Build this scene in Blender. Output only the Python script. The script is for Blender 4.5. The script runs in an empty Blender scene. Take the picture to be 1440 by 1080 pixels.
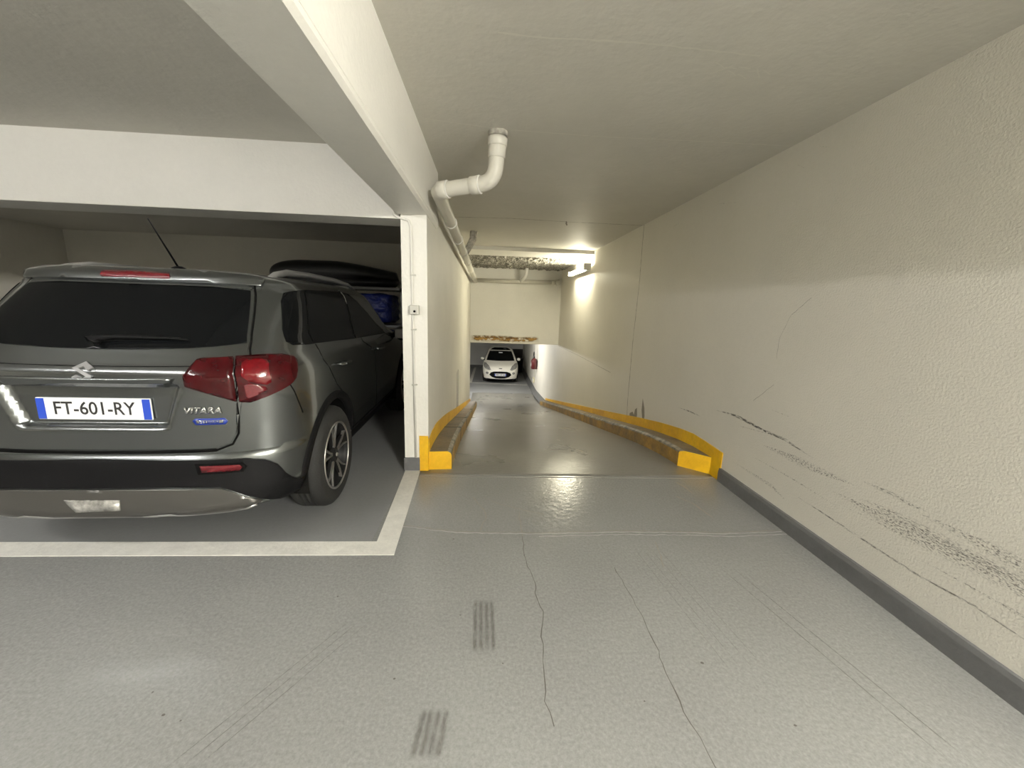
import bpy, bmesh, math, random
from mathutils import Vector, Matrix
PI = math.pi
S = bpy.context.scene
C = S.collection
random.seed(7)

# ---------------------------------------------------------------- materials
MATS = {}
def mat(name, col, rough=0.6, metal=0.0, noise=0.0, nscale=5.0, bump=0.0, bscale=40.0, col2=None,
        coat=0.0, emit=None, estr=0.0, spec=0.5, mottle=None, rvar=0.0, bdist=0.01, bmap=None):
    m = bpy.data.materials.new(name); m.use_nodes = True
    nt = m.node_tree; n = nt.nodes; l = nt.links
    b = n['Principled BSDF']
    b.inputs['Base Color'].default_value = (*col, 1)
    b.inputs['Roughness'].default_value = rough
    b.inputs['Metallic'].default_value = metal
    b.inputs['Specular IOR Level'].default_value = spec
    b.inputs['Coat Weight'].default_value = coat
    b.inputs['Coat Roughness'].default_value = 0.06
    tc = n.new('ShaderNodeTexCoord')
    if noise > 0:
        t = n.new('ShaderNodeTexNoise'); t.inputs['Scale'].default_value = nscale
        t.inputs['Detail'].default_value = 4; t.inputs['Roughness'].default_value = 0.45
        l.new(tc.outputs['Object'], t.inputs['Vector'])
        r = n.new('ShaderNodeValToRGB')
        c2 = col2 or tuple(c * (1 - noise) for c in col)
        r.color_ramp.elements[0].position = 0.32; r.color_ramp.elements[0].color = (*c2, 1)
        r.color_ramp.elements[1].position = 0.68; r.color_ramp.elements[1].color = (*col, 1)
        l.new(t.outputs['Fac'], r.inputs['Fac'])
        out = r.outputs['Color']
        if mottle:
            t2 = n.new('ShaderNodeTexNoise'); t2.inputs['Scale'].default_value = mottle[0]
            t2.inputs['Detail'].default_value = 10; t2.inputs['Roughness'].default_value = 0.75
            l.new(tc.outputs['Object'], t2.inputs['Vector'])
            mp = n.new('ShaderNodeMapRange'); mp.inputs['From Min'].default_value = 0.3; mp.inputs['From Max'].default_value = 0.7
            mp.inputs['To Min'].default_value = 1 - mottle[1]; mp.inputs['To Max'].default_value = 1 + mottle[1]
            l.new(t2.outputs['Fac'], mp.inputs['Value'])
            mx = n.new('ShaderNodeMix'); mx.data_type = 'RGBA'; mx.blend_type = 'MULTIPLY'
            mx.inputs['Factor'].default_value = 1
            l.new(out, mx.inputs['A']); l.new(mp.outputs['Result'], mx.inputs['B'])
            out = mx.outputs['Result']
        l.new(out, b.inputs['Base Color'])
        if rvar:
            mr = n.new('ShaderNodeMapRange'); mr.inputs['From Min'].default_value = 0.3; mr.inputs['From Max'].default_value = 0.7
            mr.inputs['To Min'].default_value = rough - rvar; mr.inputs['To Max'].default_value = rough + rvar
            l.new(t.outputs['Fac'], mr.inputs['Value']); l.new(mr.outputs['Result'], b.inputs['Roughness'])
    if bump > 0:
        t = n.new('ShaderNodeTexNoise'); t.inputs['Scale'].default_value = bscale
        t.inputs['Detail'].default_value = 5
        if bmap:
            mm = n.new('ShaderNodeMapping'); mm.inputs['Scale'].default_value = bmap
            l.new(tc.outputs['Object'], mm.inputs['Vector']); l.new(mm.outputs['Vector'], t.inputs['Vector'])
        else: l.new(tc.outputs['Object'], t.inputs['Vector'])
        bp = n.new('ShaderNodeBump'); bp.inputs['Strength'].default_value = bump; bp.inputs['Distance'].default_value = bdist
        l.new(t.outputs['Fac'], bp.inputs['Height']); l.new(bp.outputs['Normal'], b.inputs['Normal'])
    if emit:
        b.inputs['Emission Color'].default_value = (*emit, 1); b.inputs['Emission Strength'].default_value = estr
    MATS[name] = m
    return m

def speckle(name, col, scale, thr, soft=0.08, stretch=(1, 1, 1), rough=0.8):
    """scuff / stain paint: a colour that only covers part of the surface, by noise"""
    m = bpy.data.materials.new(name); m.use_nodes = True
    nt = m.node_tree; n = nt.nodes; l = nt.links; b = n['Principled BSDF']
    b.inputs['Base Color'].default_value = (*col, 1); b.inputs['Roughness'].default_value = rough
    tc = n.new('ShaderNodeTexCoord'); mp = n.new('ShaderNodeMapping'); mp.inputs['Scale'].default_value = stretch
    l.new(tc.outputs['Object'], mp.inputs['Vector'])
    t = n.new('ShaderNodeTexNoise'); t.inputs['Scale'].default_value = scale; t.inputs['Detail'].default_value = 6
    t.inputs['Roughness'].default_value = 0.65
    l.new(mp.outputs['Vector'], t.inputs['Vector'])
    r = n.new('ShaderNodeMapRange'); r.inputs['From Min'].default_value = thr; r.inputs['From Max'].default_value = thr + soft
    l.new(t.outputs['Fac'], r.inputs['Value'])
    # fade towards the strip's edges using the uv laid across it
    uv = n.new('ShaderNodeUVMap'); sp = n.new('ShaderNodeSeparateXYZ'); l.new(uv.outputs['UV'], sp.inputs['Vector'])
    def edge(o, w):
        a = n.new('ShaderNodeMath'); a.operation = 'SUBTRACT'; a.inputs[0].default_value = 1; l.new(o, a.inputs[1])
        mn = n.new('ShaderNodeMath'); mn.operation = 'MINIMUM'; l.new(o, mn.inputs[0]); l.new(a.outputs[0], mn.inputs[1])
        d = n.new('ShaderNodeMath'); d.operation = 'DIVIDE'; d.use_clamp = True; l.new(mn.outputs[0], d.inputs[0]); d.inputs[1].default_value = w
        return d.outputs[0]
    e = n.new('ShaderNodeMath'); e.operation = 'MULTIPLY'
    l.new(edge(sp.outputs['X'], 0.12), e.inputs[0]); l.new(edge(sp.outputs['Y'], 0.4), e.inputs[1])
    f = n.new('ShaderNodeMath'); f.operation = 'MULTIPLY'; l.new(e.outputs[0], f.inputs[0]); l.new(r.outputs['Result'], f.inputs[1])
    l.new(f.outputs[0], b.inputs['Alpha'])
    MATS[name] = m
    return m

M = dict(
 wall=mat('wall_paint', (.735, .71, .635), .55, noise=.05, nscale=2.2, bump=.45, bscale=70, mottle=(14, .025), bdist=.006),
 wall_rough=mat('rough_render', (.745, .72, .65), .5, noise=.04, nscale=1.7, bump=.7, bscale=95, mottle=(24, .02), bdist=.005),
 ceil=mat('ceiling_paint', (.62, .60, .54), .6, noise=.05, nscale=1.3, bump=.22, bscale=30, mottle=(9, .03)),
 white=mat('white_paint', (.80, .785, .73), .5, noise=.03, nscale=3, bump=.25, bscale=45, mottle=(20, .02)),
 base=mat('grey_base_paint', (.150, .152, .155), .5, noise=.15, nscale=5, bump=.3, bscale=40, mottle=(22, .1)),
 floor=mat('grey_floor_paint', (.25, .253, .247), .20, noise=.10, nscale=1.5, bump=.5, bscale=26, mottle=(75, .24), rvar=.03, bdist=.004, spec=.5),
 bayfloor=mat('bay_floor_paint', (.225, .23, .232), .42, noise=.06, nscale=2, bump=.25, bscale=22, mottle=(40, .06), bdist=.004),
 ramp=mat('ramp_floor_paint', (.20, .195, .175), .30, noise=.12, nscale=1.6, bump=.9, bscale=30, mottle=(60, .12), rvar=.04, bdist=.0030, spec=.7, bmap=(.6, 1.4, 1)),
 line=mat('white_line_paint', (.70, .69, .64), .6, noise=.12, nscale=9, bump=.3, bscale=50, mottle=(26, .10)),
 yellow=mat('yellow_paint', (.86, .52, .012), .45, noise=.6, nscale=3.5, col2=(.74, .40, .012), bump=.5, bscale=30, mottle=(18, .12)),
 yellow_worn=mat('worn_yellow_paint', (.46, .27, .05), .5, noise=.6, nscale=5, col2=(.20, .135, .05), bump=.6, bscale=30, mottle=(20, .25)),
 kerbtop=mat('worn_kerb_top', (.21, .165, .10), .55, noise=.5, nscale=4, col2=(.12, .095, .07), bump=.6, bscale=30, mottle=(24, .25)),
 kerbedge=mat('scraped_edge', (.30, .26, .19), .5, noise=.9, nscale=14, col2=(.05, .045, .03), bump=.6, bscale=40),
 crack=mat('crack_dark', (.085, .08, .07), .9),
 crack_soft=mat('crack_soft', (.22, .20, .17), .9),
 ridge=mat('paint_ridge', (.66, .64, .57), .6),
 fridge=mat('floor_ridge', (.33, .33, .315), .4),
 rough=mat('rough_concrete', (.52, .50, .44), .9, noise=.9, nscale=26, col2=(.16, .15, .13), bump=1.0, bscale=26, mottle=(40, .3), bdist=.05),
 pipe=mat('painted_pipe', (.66, .64, .57), .42, noise=.05, nscale=6, bump=.1, bscale=60),
 ring=mat('white_ring', (.85, .84, .80), .4),
 rust=mat('dirty_plaster', (.58, .55, .48), .9, noise=.5, nscale=20, bump=1, bscale=30),
 stain=speckle('ochre_stain', (.42, .25, .07), 6, .38, .16, (1.2, 1, 2.2)),
 stain2=speckle('brown_stain', (.22, .12, .035), 8, .46, .12, (1, 1, 2)),
 scuff=speckle('wall_scuff', (.22, .21, .19), 150, .49, .2, (1, .35, 1.2)),
 scuff_soft=speckle('wall_scuff_soft', (.28, .265, .235), 170, .50, .16, (1, .4, 1)),
 scuff_line=speckle('wall_scuff_line', (.20, .19, .17), 45, .42, .2, (1, .5, 2)),
 fscuff=speckle('tyre_mark', (.175, .17, .155), 70, .25, .5, (1, .25, 1)),
 housing=mat('fixture_housing', (.62, .62, .60), .5),
 tubeA=mat('tube_light_near', (1, 1, 1), .5, emit=(1.0, .965, .87), estr=1850),
 tubeB=mat('tube_light_bay', (1, 1, 1), .5, emit=(1.0, .975, .945), estr=215),
 tubeC=mat('tube_light_ramp', (1, 1, 1), .5, emit=(1.0, .93, .70), estr=195),
 tubeD=mat('tube_light_low', (1, 1, 1), .5, emit=(1.0, .97, .90), estr=600),
 # cars
 paint=mat('grey_car_paint', (.165, .175, .175), .27, metal=.95, coat=.6, noise=.02, nscale=300),
 black=mat('black_plastic', (.005, .005, .0055), .55, bump=.1, bscale=300, spec=.10),
 gap=mat('panel_gap', (.004, .004, .004), .8, spec=.05),
 glass=mat('dark_glass', (.004, .0045, .005), .05, spec=.12),
 skid=mat('silver_skid_paint', (.085, .082, .076), .38, metal=.6, coat=.3),
 chrome=mat('chrome', (.75, .75, .75), .12, metal=1),
 railm=mat('silver_rail', (.42, .42, .42), .35, metal=.8),
 redlens=mat('red_lens', (.042, .0015, .003), .12, coat=.25, spec=.25, noise=.35, nscale=18),
 redlens2=mat('bright_red_lens', (.13, .003, .006), .12, coat=.3, spec=.3, noise=.3, nscale=30),
 redflat=mat('red_reflector', (.11, .004, .008), .25, coat=.5, noise=.2, nscale=90),
 clear=mat('clear_lens', (.62, .61, .57), .12, metal=.5, noise=.6, nscale=26, bump=.6, bscale=30),
 rubber=mat('tyre_rubber', (.012, .012, .0115), .75, bump=.2, bscale=90),
 alloy=mat('polished_alloy', (.55, .54, .52), .28, metal=.9),
 alloyb=mat('black_alloy', (.010, .010, .010), .5, spec=.15),
 blue=mat('badge_blue', (.01, .03, .25), .3),
 plate=mat('plate_white', (.78, .79, .80), .4),
 plateb=mat('plate_blue', (.02, .06, .42), .4),
 ink=mat('black_ink', (.02, .02, .02), .5),
 wcar=mat('white_car_paint', (.84, .82, .74), .3, coat=.8, noise=.02, nscale=5),
 hl=mat('headlamp_glass', (.42, .42, .40), .12, metal=.3, coat=1, noise=.4, nscale=14),
 extred=mat('extinguisher_red', (.085, .006, .008), .3, coat=.5),
 boxblack=mat('roof_box_black', (.02, .02, .021), .38, bump=.05, bscale=200),
 tarp=mat('blue_tarp', (.012, .025, .20), .4, noise=.6, nscale=7, bump=1, bscale=7, bdist=.05),
 steel=mat('grey_steel', (.16, .16, .155), .45, metal=.6),
 dark=mat('dark_fabric', (.03, .03, .032), .9, bump=.6, bscale=12),
 sw=mat('switch_grey', (.56, .55, .50), .5),
 door=mat('dark_door', (.035, .03, .028), .6),
 cream=mat('cream_plastic', (.70, .66, .48), .5),
 creamm=mat('lower_wall_paint', (.68, .68, .67), .6, noise=.05, nscale=2, bump=.3, bscale=50),
)

# ---------------------------------------------------------------- helpers
def link(name, me, m=None, parent=None, smooth=False):
    o = bpy.data.objects.new(name, me); C.objects.link(o)
    if m is not None:
        for q in (m if isinstance(m, (list, tuple)) else [m]): me.materials.append(q)
    if parent: o.parent = parent
    if smooth:
        for p in me.polygons: p.use_smooth = True
    return o
def bmobj(name, bm, m=None, parent=None, smooth=False, recalc=True):
    if recalc: bmesh.ops.recalc_face_normals(bm, faces=bm.faces)
    me = bpy.data.meshes.new(name); bm.to_mesh(me); bm.free()
    return link(name, me, m, parent, smooth)
def empty(name, loc=(0, 0, 0), rz=0):
    o = bpy.data.objects.new(name, None); C.objects.link(o); o.location = loc; o.rotation_euler = (0, 0, rz)
    o.empty_display_size = .1
    return o
def tag(o, label=None, cat=None, group=None, kind=None):
    if label: o['label'] = label
    if cat: o['category'] = cat
    if group: o['group'] = group
    if kind: o['kind'] = kind
    return o
def struct(o, label=None): 
    o['kind'] = 'structure'
    if label: o['label'] = label
    return o
def bx(bm, lo, hi, bev=0, mi=0):
    vs = [bm.verts.new((x, y, z)) for x in (lo[0], hi[0]) for y in (lo[1], hi[1]) for z in (lo[2], hi[2])]
    F = [(0, 1, 3, 2), (4, 6, 7, 5), (0, 4, 5, 1), (2, 3, 7, 6), (0, 2, 6, 4), (1, 5, 7, 3)]
    fs = [bm.faces.new([vs[i] for i in f]) for f in F]
    for f in fs: f.material_index = mi
    if bev:
        es = list({e for f in fs for e in f.edges})
        r = bmesh.ops.bevel(bm, geom=es, offset=bev, segments=2, affect='EDGES', profile=.5)
        for f in r['faces']: f.material_index = mi
    return vs
def box(name, lo, hi, m, parent=None, bev=0):
    bm = bmesh.new(); bx(bm, lo, hi, bev); return bmobj(name, bm, m, parent)
def tube(bm, pts, r, seg=14, closed=False, caps=True, mi=0):
    """swept tube through pts, r number or list"""
    pts = [Vector(p) for p in pts]; n = len(pts); rings = []
    prev = None
    for i, p in enumerate(pts):
        if closed: t = pts[(i + 1) % n] - pts[i - 1]
        else: t = pts[min(i + 1, n - 1)] - pts[max(i - 1, 0)]
        t.normalize()
        if prev is None:
            a = Vector((0, 0, 1)) if abs(t.z) < .9 else Vector((1, 0, 0))
            u = t.cross(a).normalized()
        else:
            u = (prev - t * prev.dot(t)).normalized()
        prev = u; v = t.cross(u)
        rr = r[i] if isinstance(r, (list, tuple)) else r
        rings.append([bm.verts.new(p + (u * math.cos(2 * PI * k / seg) + v * math.sin(2 * PI * k / seg)) * rr) for k in range(seg)])
    for i in range(n if closed else n - 1):
        A, B = rings[i], rings[(i + 1) % n]
        for k in range(seg):
            f = bm.faces.new((A[k], A[(k + 1) % seg], B[(k + 1) % seg], B[k])); f.material_index = mi; f.smooth = True
    if caps and not closed:
        for R in (rings[0][::-1], rings[-1]):
            f = bm.faces.new(R); f.material_index = mi
def lathe(bm, prof, seg=48, axis='x', at=(0, 0, 0), mi=0, closed=True):
    """prof list of (r, h) revolved about axis"""
    rings = []
    for r, h in prof:
        R = []
        for k in range(seg):
            a = 2 * PI * k / seg; c, s = r * math.cos(a), r * math.sin(a)
            p = {'x': (h, c, s), 'y': (c, h, s), 'z': (c, s, h)}[axis]
            R.append(bm.verts.new((p[0] + at[0], p[1] + at[1], p[2] + at[2])))
        rings.append(R)
    N = len(rings)
    for i in range(N if closed else N - 1):
        A, B = rings[i], rings[(i + 1) % N]
        for k in range(seg):
            f = bm.faces.new((A[k], A[(k + 1) % seg], B[(k + 1) % seg], B[k])); f.material_index = mi; f.smooth = True
    if not closed:
        for R in (rings[0], rings[-1]): 
            f = bm.faces.new(R); f.material_index = mi
def strip(bm, pts, w, plane, off, mi, jitter=0, taper=True, ext=None):
    """flat ribbon along pts on a plane; plane(a,b)->xyz ; real surface marks on floors and walls"""
    uv = bm.loops.layers.uv.verify()
    # resample
    P = []
    for (a, b), (c, d) in zip(pts, pts[1:]):
        L = math.hypot(c - a, d - b); k = max(1, int(L / .03)) if jitter else 1
        for i in range(k):
            t = i / k
            P.append((a + (c - a) * t + (random.uniform(-jitter, jitter) if i else 0), b + (d - b) * t + (random.uniform(-jitter, jitter) * .6 if i else 0)))
    P.append(pts[-1]); n = len(P); rows = []
    for i, p in enumerate(P):
        q0 = P[max(i - 1, 0)]; q1 = P[min(i + 1, n - 1)]
        tx, ty = q1[0] - q0[0], q1[1] - q0[1]; L = math.hypot(tx, ty) or 1; nx, ny = -ty / L, tx / L
        ww = w * (random.uniform(.45, 1.2) if jitter else 1)
        if taper and i in (0, n - 1): ww *= .15
        rows.append((bm.verts.new(plane(p[0] + nx * ww / 2, p[1] + ny * ww / 2, off)), bm.verts.new(plane(p[0] - nx * ww / 2, p[1] - ny * ww / 2, off))))
    for i in range(n - 1):
        f = bm.faces.new((rows[i][0], rows[i + 1][0], rows[i + 1][1], rows[i][1])); f.material_index = mi
        for lp, (u, v) in zip(f.loops, ((i / (n - 1), 0), ((i + 1) / (n - 1), 0), ((i + 1) / (n - 1), 1), (i / (n - 1), 1))): lp[uv].uv = (u, v)
def evalmesh(o, name):
    dg = bpy.context.evaluated_depsgraph_get(); dg.update()
    me = bpy.data.meshes.new_from_object(o.evaluated_get(dg)); me.name = name
    return me
def cut(o, cutters):
    for c in cutters:
        md = o.modifiers.new('b', 'BOOLEAN'); md.operation = 'DIFFERENCE'; md.object = c; md.solver = 'EXACT'
    me = evalmesh(o, o.name); o.modifiers.clear(); o.data = me
    for c in cutters: bpy.data.objects.remove(c, do_unlink=True)
def text_mesh(s, size, bold=0.0):
    cu = bpy.data.curves.new('txt', 'FONT'); cu.body = s; cu.size = size; cu.align_x = 'CENTER'; cu.align_y = 'CENTER'
    cu.offset = bold; cu.resolution_u = 3
    o = bpy.data.objects.new('txt', cu); C.objects.link(o)
    me = evalmesh(o, 'txt'); bpy.data.objects.remove(o, do_unlink=True)
    bm = bmesh.new(); bm.from_mesh(me); return bm

# ---------------------------------------------------------------- the room
ZC = 2.52; XR = 2.0; ZL = -2.05
# floor (upper level) with cracks and joint
fz = lambda a, b, o: (a, b, o)
def rampz(y):
    T = [(3.1, 0), (3.45, -.012), (3.8, -.05), (4.27, -.126), (4.9, -.245), (5.64, -.396), (12.75, -1.80), (13.3, -1.90), (14, -1.98), (14.8, -2.035), (15.6, -2.05)]
    if y <= T[0][0]: return 0.
    for (a, b), (c, d) in zip(T, T[1:]):
        if y <= c: return b + (d - b) * (y - a) / (c - a)
    return ZL
bm = bmesh.new()
bx(bm, (-9, -6, -.25), (XR + .2, 3.1, 0), 0, 0)
bx(bm, (-.585, 3.1, -.25), (XR + .2, 3.1001, 0), 0, 0)
crack1 = [(0.237, 2.204), (0.24, 1.95), (0.265, 1.807), (0.265, 1.681), (0.286, 1.587), (0.265, 1.486), (0.256, 1.367), (0.247, 1.288), (0.244, 1.228), (0.232, 1.161), (0.247, 1.119), (0.253, 1.073)]
crack2 = [(0.727, 1.902), (0.737, 1.801), (0.745, 1.654), (0.746, 1.509), (0.744, 1.392), (0.735, 1.301), (0.731, 1.226), (0.732, 1.147), (0.731, 1.07), (0.742, 1.023), (0.743, 0.938), (.745, .7)]
strip(bm, crack1, .0042, fz, .0006, 1, .0065, False); strip(bm, crack2, .0048, fz, .0006, 1, .0055, False)
for cr in ([(1.062, 2.138), (1.039, 2.022), (1.012, 1.904)], [(-0.09, 2.713), (-0.012, 2.542), (0.009, 2.426), (-0.026, 2.269)], [(-0.015, 2.713), (0.112, 2.605), (0.273, 2.523), (0.409, 2.465)], [(.24, 2.5), (.237, 2.204)]):
    strip(bm, cr, .005, fz, .0006, 2, .006, False)
J = [(-0.60, 2.33), (-0.171, 2.243), (0.321, 2.229), (0.851, 2.25), (1.328, 2.239), (1.534, 2.225), (1.769, 2.238), (1.97, 2.25)]
strip(bm, J, .010, fz, .0008, 3, .006, False); strip(bm, [(a, b + .014) for a, b in J], .006, fz, .0007, 2, .006, False)
strip(bm, [(a + .02, b - .03) for a, b in J[2:]], .008, fz, .0009, 3, .008, False)
strip(bm, [(1.605, 3.0), (1.635, 2.9), (1.644, 2.786)], .02, fz, .0007, 2, .002)
strip(bm, [(1.48, 2.75), (1.56, 2.62), (1.60, 2.42)], .012, fz, .0007, 2, .003)
for k in range(4): strip(bm, [(-.035 + k * .026, 1.67), (-.028 + k * .026, 1.37)], .026, fz, .0006, 4, 0, False)
for k in range(4): strip(bm, [(-.195 + k * .026, 1.145), (-.21 + k * .026, .99)], .027, fz, .0006, 4, 0, False)
for (a, b) in ((-.95, 0), (-.905, 0), (-.86, 0)): strip(bm, [(a, .98), (a + .36, 1.55)], .03, fz, .0006, 4, 0)
for x0 in (.88, .93, .98, 1.03): strip(bm, [(x0 + .12, 1.25), (x0 + .02, 2.1)], .022, fz, .0006, 4, 0)
for x0 in (1.33, 1.40): strip(bm, [(x0 + .2, .9), (x0, 1.9)], .05, fz, .0006, 4, 0)
for p in [(-1.175, 1.234), (-1.075, 1.151), (-1.003, 1.13), (-0.329, 1.263), (-0.186, 2.175), (-0.101, 1.572), (0.086, 1.318), (.9, 1.3), (1.1, 1.05), (-.7, 1.7), (.6, 1.15)]:
    r = random.uniform(.003, .006); vs = [bm.verts.new((p[0] + r * math.cos(a) * random.uniform(.7, 1.6), p[1] + r * math.sin(a) * random.uniform(.7, 1.2), .001)) for a in [k * PI / 4 for k in range(8)]]
    f = bm.faces.new(vs); f.material_index = 1
struct(bmobj('floor', bm, [M['floor'], M['crack'], M['crack_soft'], M['fridge'], M['fscuff']], recalc=False))
box('floor', (-9, 3.1, -.25), (-.60, 8.2, -.0), M['bayfloor'])['kind'] = 'structure'
# patch of bay floor inside the parking line (slightly darker, rougher material)
bm = bmesh.new(); bx(bm, (-9, 2.15, -.001), (-.67, 3.12, .0012)); struct(bmobj('floor', bm, M['bayfloor']))
# ramp and lower floor
bm = bmesh.new(); ys = [3.06 + .1 * i for i in range(0, 126)]; prev = None
for y in ys:
    row = [bm.verts.new((x, y, rampz(y) + (.0003 if y < 3.2 else 0))) for x in (-.60, -.30, .0, .5, 1.0, 1.5, 1.8, XR + .02)]
    if prev:
        for a in range(7): bm.faces.new((prev[a], prev[a + 1], row[a + 1], row[a])).smooth = True
    prev = row
r_ = bmesh.ops.extrude_face_region(bm, geom=bm.faces[:])
for v in r_['geom']:
    if isinstance(v, bmesh.types.BMVert): v.co.z -= .12
struct(bmobj('ramp', bm, M['ramp'], recalc=True))
box('floor', (-7, 15.5, ZL - .2), (XR + .2, 23, ZL - .002), M['bayfloor'])['kind'] = 'structure'
box('floor', (-7, 11.4, ZL - .2), (-.60, 15.5, ZL - .002), M['bayfloor'])['kind'] = 'structure'
# right wall
bm = bmesh.new(); bx(bm, (XR, -6, -2.4), (XR + .2, 23, 2.75), 0, 0)
wy = lambda a, b, o: (XR - o, a, b)
strip(bm, [(5.32, 2.52), (5.313, 2.215), (5.295, 1.758), (5.335, 0.993), (5.323, 0.185), (5.29, -0.163)], .012, wy, .0008, 1, .004, False)
strip(bm, [(2.382, 1.521), (2.524, 1.411), (2.594, 1.252), (2.59, 1.112)], .0022, wy, .0006, 6, .004, False)
strip(bm, [(2.576, 0.93), (2.755, 0.772)], .0022, wy, .0006, 6, .004, False)
strip(bm, [(3.252, 0.572), (2.891, 0.609), (2.617, 0.589), (2.39, 0.591), (2.144, 0.557)], .022, wy, .0006, 5, 0)
strip(bm, [(3.1, 0.60), (2.7, 0.592), (2.45, 0.585)], .02, wy, .0009, 5, 0)
strip(bm, [(3.869, 0.43), (3.60, .452), (3.418, 0.458)], .018, wy, .0006, 5, 0)
strip(bm, [(2.565, 0.755), (2.38, 0.751)], .03, wy, .0006, 4, 0)
strip(bm, [(2.9, 0.535), (2.399, 0.60)], .05, wy, .0005, 2, 0)
strip(bm, [(1.839, 0.556), (1.66, 0.559), (1.50, 0.555)], .035, wy, .0006, 4, 0)
strip(bm, [(1.839, 0.459), (1.607, 0.463), (1.46, 0.465), (1.288, 0.461), (1.10, 0.487)], .065, wy, .0006, 4, 0)
strip(bm, [(2.0, 0.42), (1.6, 0.415), (1.2, 0.44), (1.0, .46)], .09, wy, .0005, 2, 0)
strip(bm, [(1.55, 0.53), (1.2, 0.52), (.95, .53)], .08, wy, .0005, 2, 0)
strip(bm, [(2.317, 0.272), (1.944, 0.265), (1.697, 0.256), (1.47, 0.252), (1.281, 0.271), (1.0, 0.255)], .012, wy, .0006, 5, 0)
strip(bm, [(1.9, 0.375), (1.508, 0.40)], .05, wy, .0005, 2, 0)
strip(bm, [(2.9, 0.232), (2.436, 0.235), (2.29, 0.20)], .03, wy, .0005, 2, 0)
strip(bm, [(2.6, 0.48), (2.226, 0.495), (1.832, 0.521)], .07, wy, .0005, 2, 0)
strip(bm, [(2.7, 0.36), (2.3, 0.365), (1.9, 0.35)], .012, wy, .0006, 2, 0)
strip(bm, [(1.5, 0.33), (1.1, 0.34), (.9, .33)], .02, wy, .0005, 2, 0)
for q in [((2.52, 2.43), (2.45, 2.40), .03), ((2.70, 2.39), (2.62, 2.34), .02), ((3.6, 2.36), (3.3, 2.30), .02), ((4.45, 2.33), (4.30, 2.34), .02), ((3.9, 2.42), (3.8, 2.2), .01), ((1.95, 2.36), (1.9, 2.34), .02), ((5.9, 2.37), (5.8, 2.37), .02)]:
    strip(bm, q[:2], q[2], wy, .0006, 4, 0)
# dark scrape and peeled render above the kerb
for pts, m_ in (([(4.80, .308), (4.72, .20), (4.69, .10), (4.70, .02), (4.75, .04), (4.80, .15)], 7), ([(5.02, .10), (4.96, .14), (4.93, .05), (4.95, -.03), (5.05, -.02)], 7), ([(5.2, .0), (5.1, .05), (5.0, .0), (5.0, -.06), (5.2, -.09)], 7)):
    f = bm.faces.new([bm.verts.new(wy(a, b, .0015)) for a, b in pts]); f.material_index = m_
for k in range(7): strip(bm, [(14.0 - k * .3, -1.28 + .04 * k), (13.3 - k * .3, -1.33 + .04 * k)], .03, wy, .0006, 4, 0)
# line where the lower, rendered part of the wall begins
strip(bm, [(11.1, .36), (8.6, .40), (6.2, .41)], .006, wy, .0006, 6, .003, False)
struct(bmobj('wall_right', bm, [M['wall_rough'], M['crack_soft'], M['scuff_soft'], M['crack'], M['scuff'], M['scuff_line'], M['crack_soft'], mat('scraped_render', (.30, .275, .23), .8)], recalc=False))
bm = bmesh.new()
vs = [(XR - .016, 0), (XR, 0), (XR, .118), (XR - .010, .113), (XR - .016, .09)]
def prism(bm, prof, y0, y1, mi=0, dz0=0, dz1=0):
    A = [bm.verts.new((x, y0, z + dz0)) for x, z in prof]; B = [bm.verts.new((x, y1, z + dz1)) for x, z in prof]
    n = len(prof)
    for k in range(n): bm.faces.new((A[k], A[(k + 1) % n], B[(k + 1) % n], B[k])).material_index = mi
    bm.faces.new(A[::-1]).material_index = mi; bm.faces.new(B).material_index = mi
prism(bm, vs, -6, 3.03)
struct(bmobj('baseboard_right', bm, M['base']))
bm = bmesh.new(); prism(bm, [(1.84, 0), (XR, 0), (XR, .14), (1.97, .12), (1.86, .03)], 13.0, 15.6, 0, rampz(13.0), ZL); prism(bm, [(1.84, 0), (XR, 0), (XR, .14), (1.97, .12), (1.86, .03)], 15.6, 22.5, 0, ZL, ZL)
struct(bmobj('baseboard_lower_right', bm, M['base']))
# ceiling
bm = bmesh.new(); bx(bm, (-.60, -6, ZC), (XR + .2, 7.8, ZC + .25), 0, 0)
cz = lambda a, b, o: (a, b, ZC - o)
strip(bm, [(0.01, 1.879), (0.19, 1.889), (0.614, 1.876), (1.164, 1.897)], .012, cz, .0012, 1, .006, False)
strip(bm, [(-0.42, 2.701), (0.075, 2.783), (0.73, 2.796), (1.344, 2.773), (1.975, 2.76)], .010, cz, .0012, 1, .004, False)
strip(bm, [(-0.466, 5.408), (0.266, 5.33), (1.014, 5.375), (2.0, 5.37)], .016, cz, .0012, 2, .008, False)
strip(bm, [(0.97, 5.342), (1.03, 5.60)], .02, cz, .0012, 2, .004, False)
for k in range(9): strip(bm, [(1.0 + .03 * k, 1.95 + random.uniform(0, .1)), (1.06 + .03 * k, 1.97 + random.uniform(0, .1))], .008, cz, .001, 1, .004, False)
strip(bm, [(1.93, .9), (1.935, 1.2)], .01, cz, .001, 3, .003)
struct(bmobj('ceiling', bm, [M['ceil'], M['ridge'], M['crack_soft'], M['crack']], recalc=False))
struct(box('ceiling', (-9, -6, ZC), (-.60, 8.2, ZC + .25), M['ceil']))
struct(box('trim_1', (-.55, 7.78, 2.45), (XR, 8.75, ZC + .1), M['white'])).update() if False else None
struct(box('trim_1', (-.55, 7.78, 2.452), (XR, 8.6, ZC + .2), M['white']))
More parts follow.
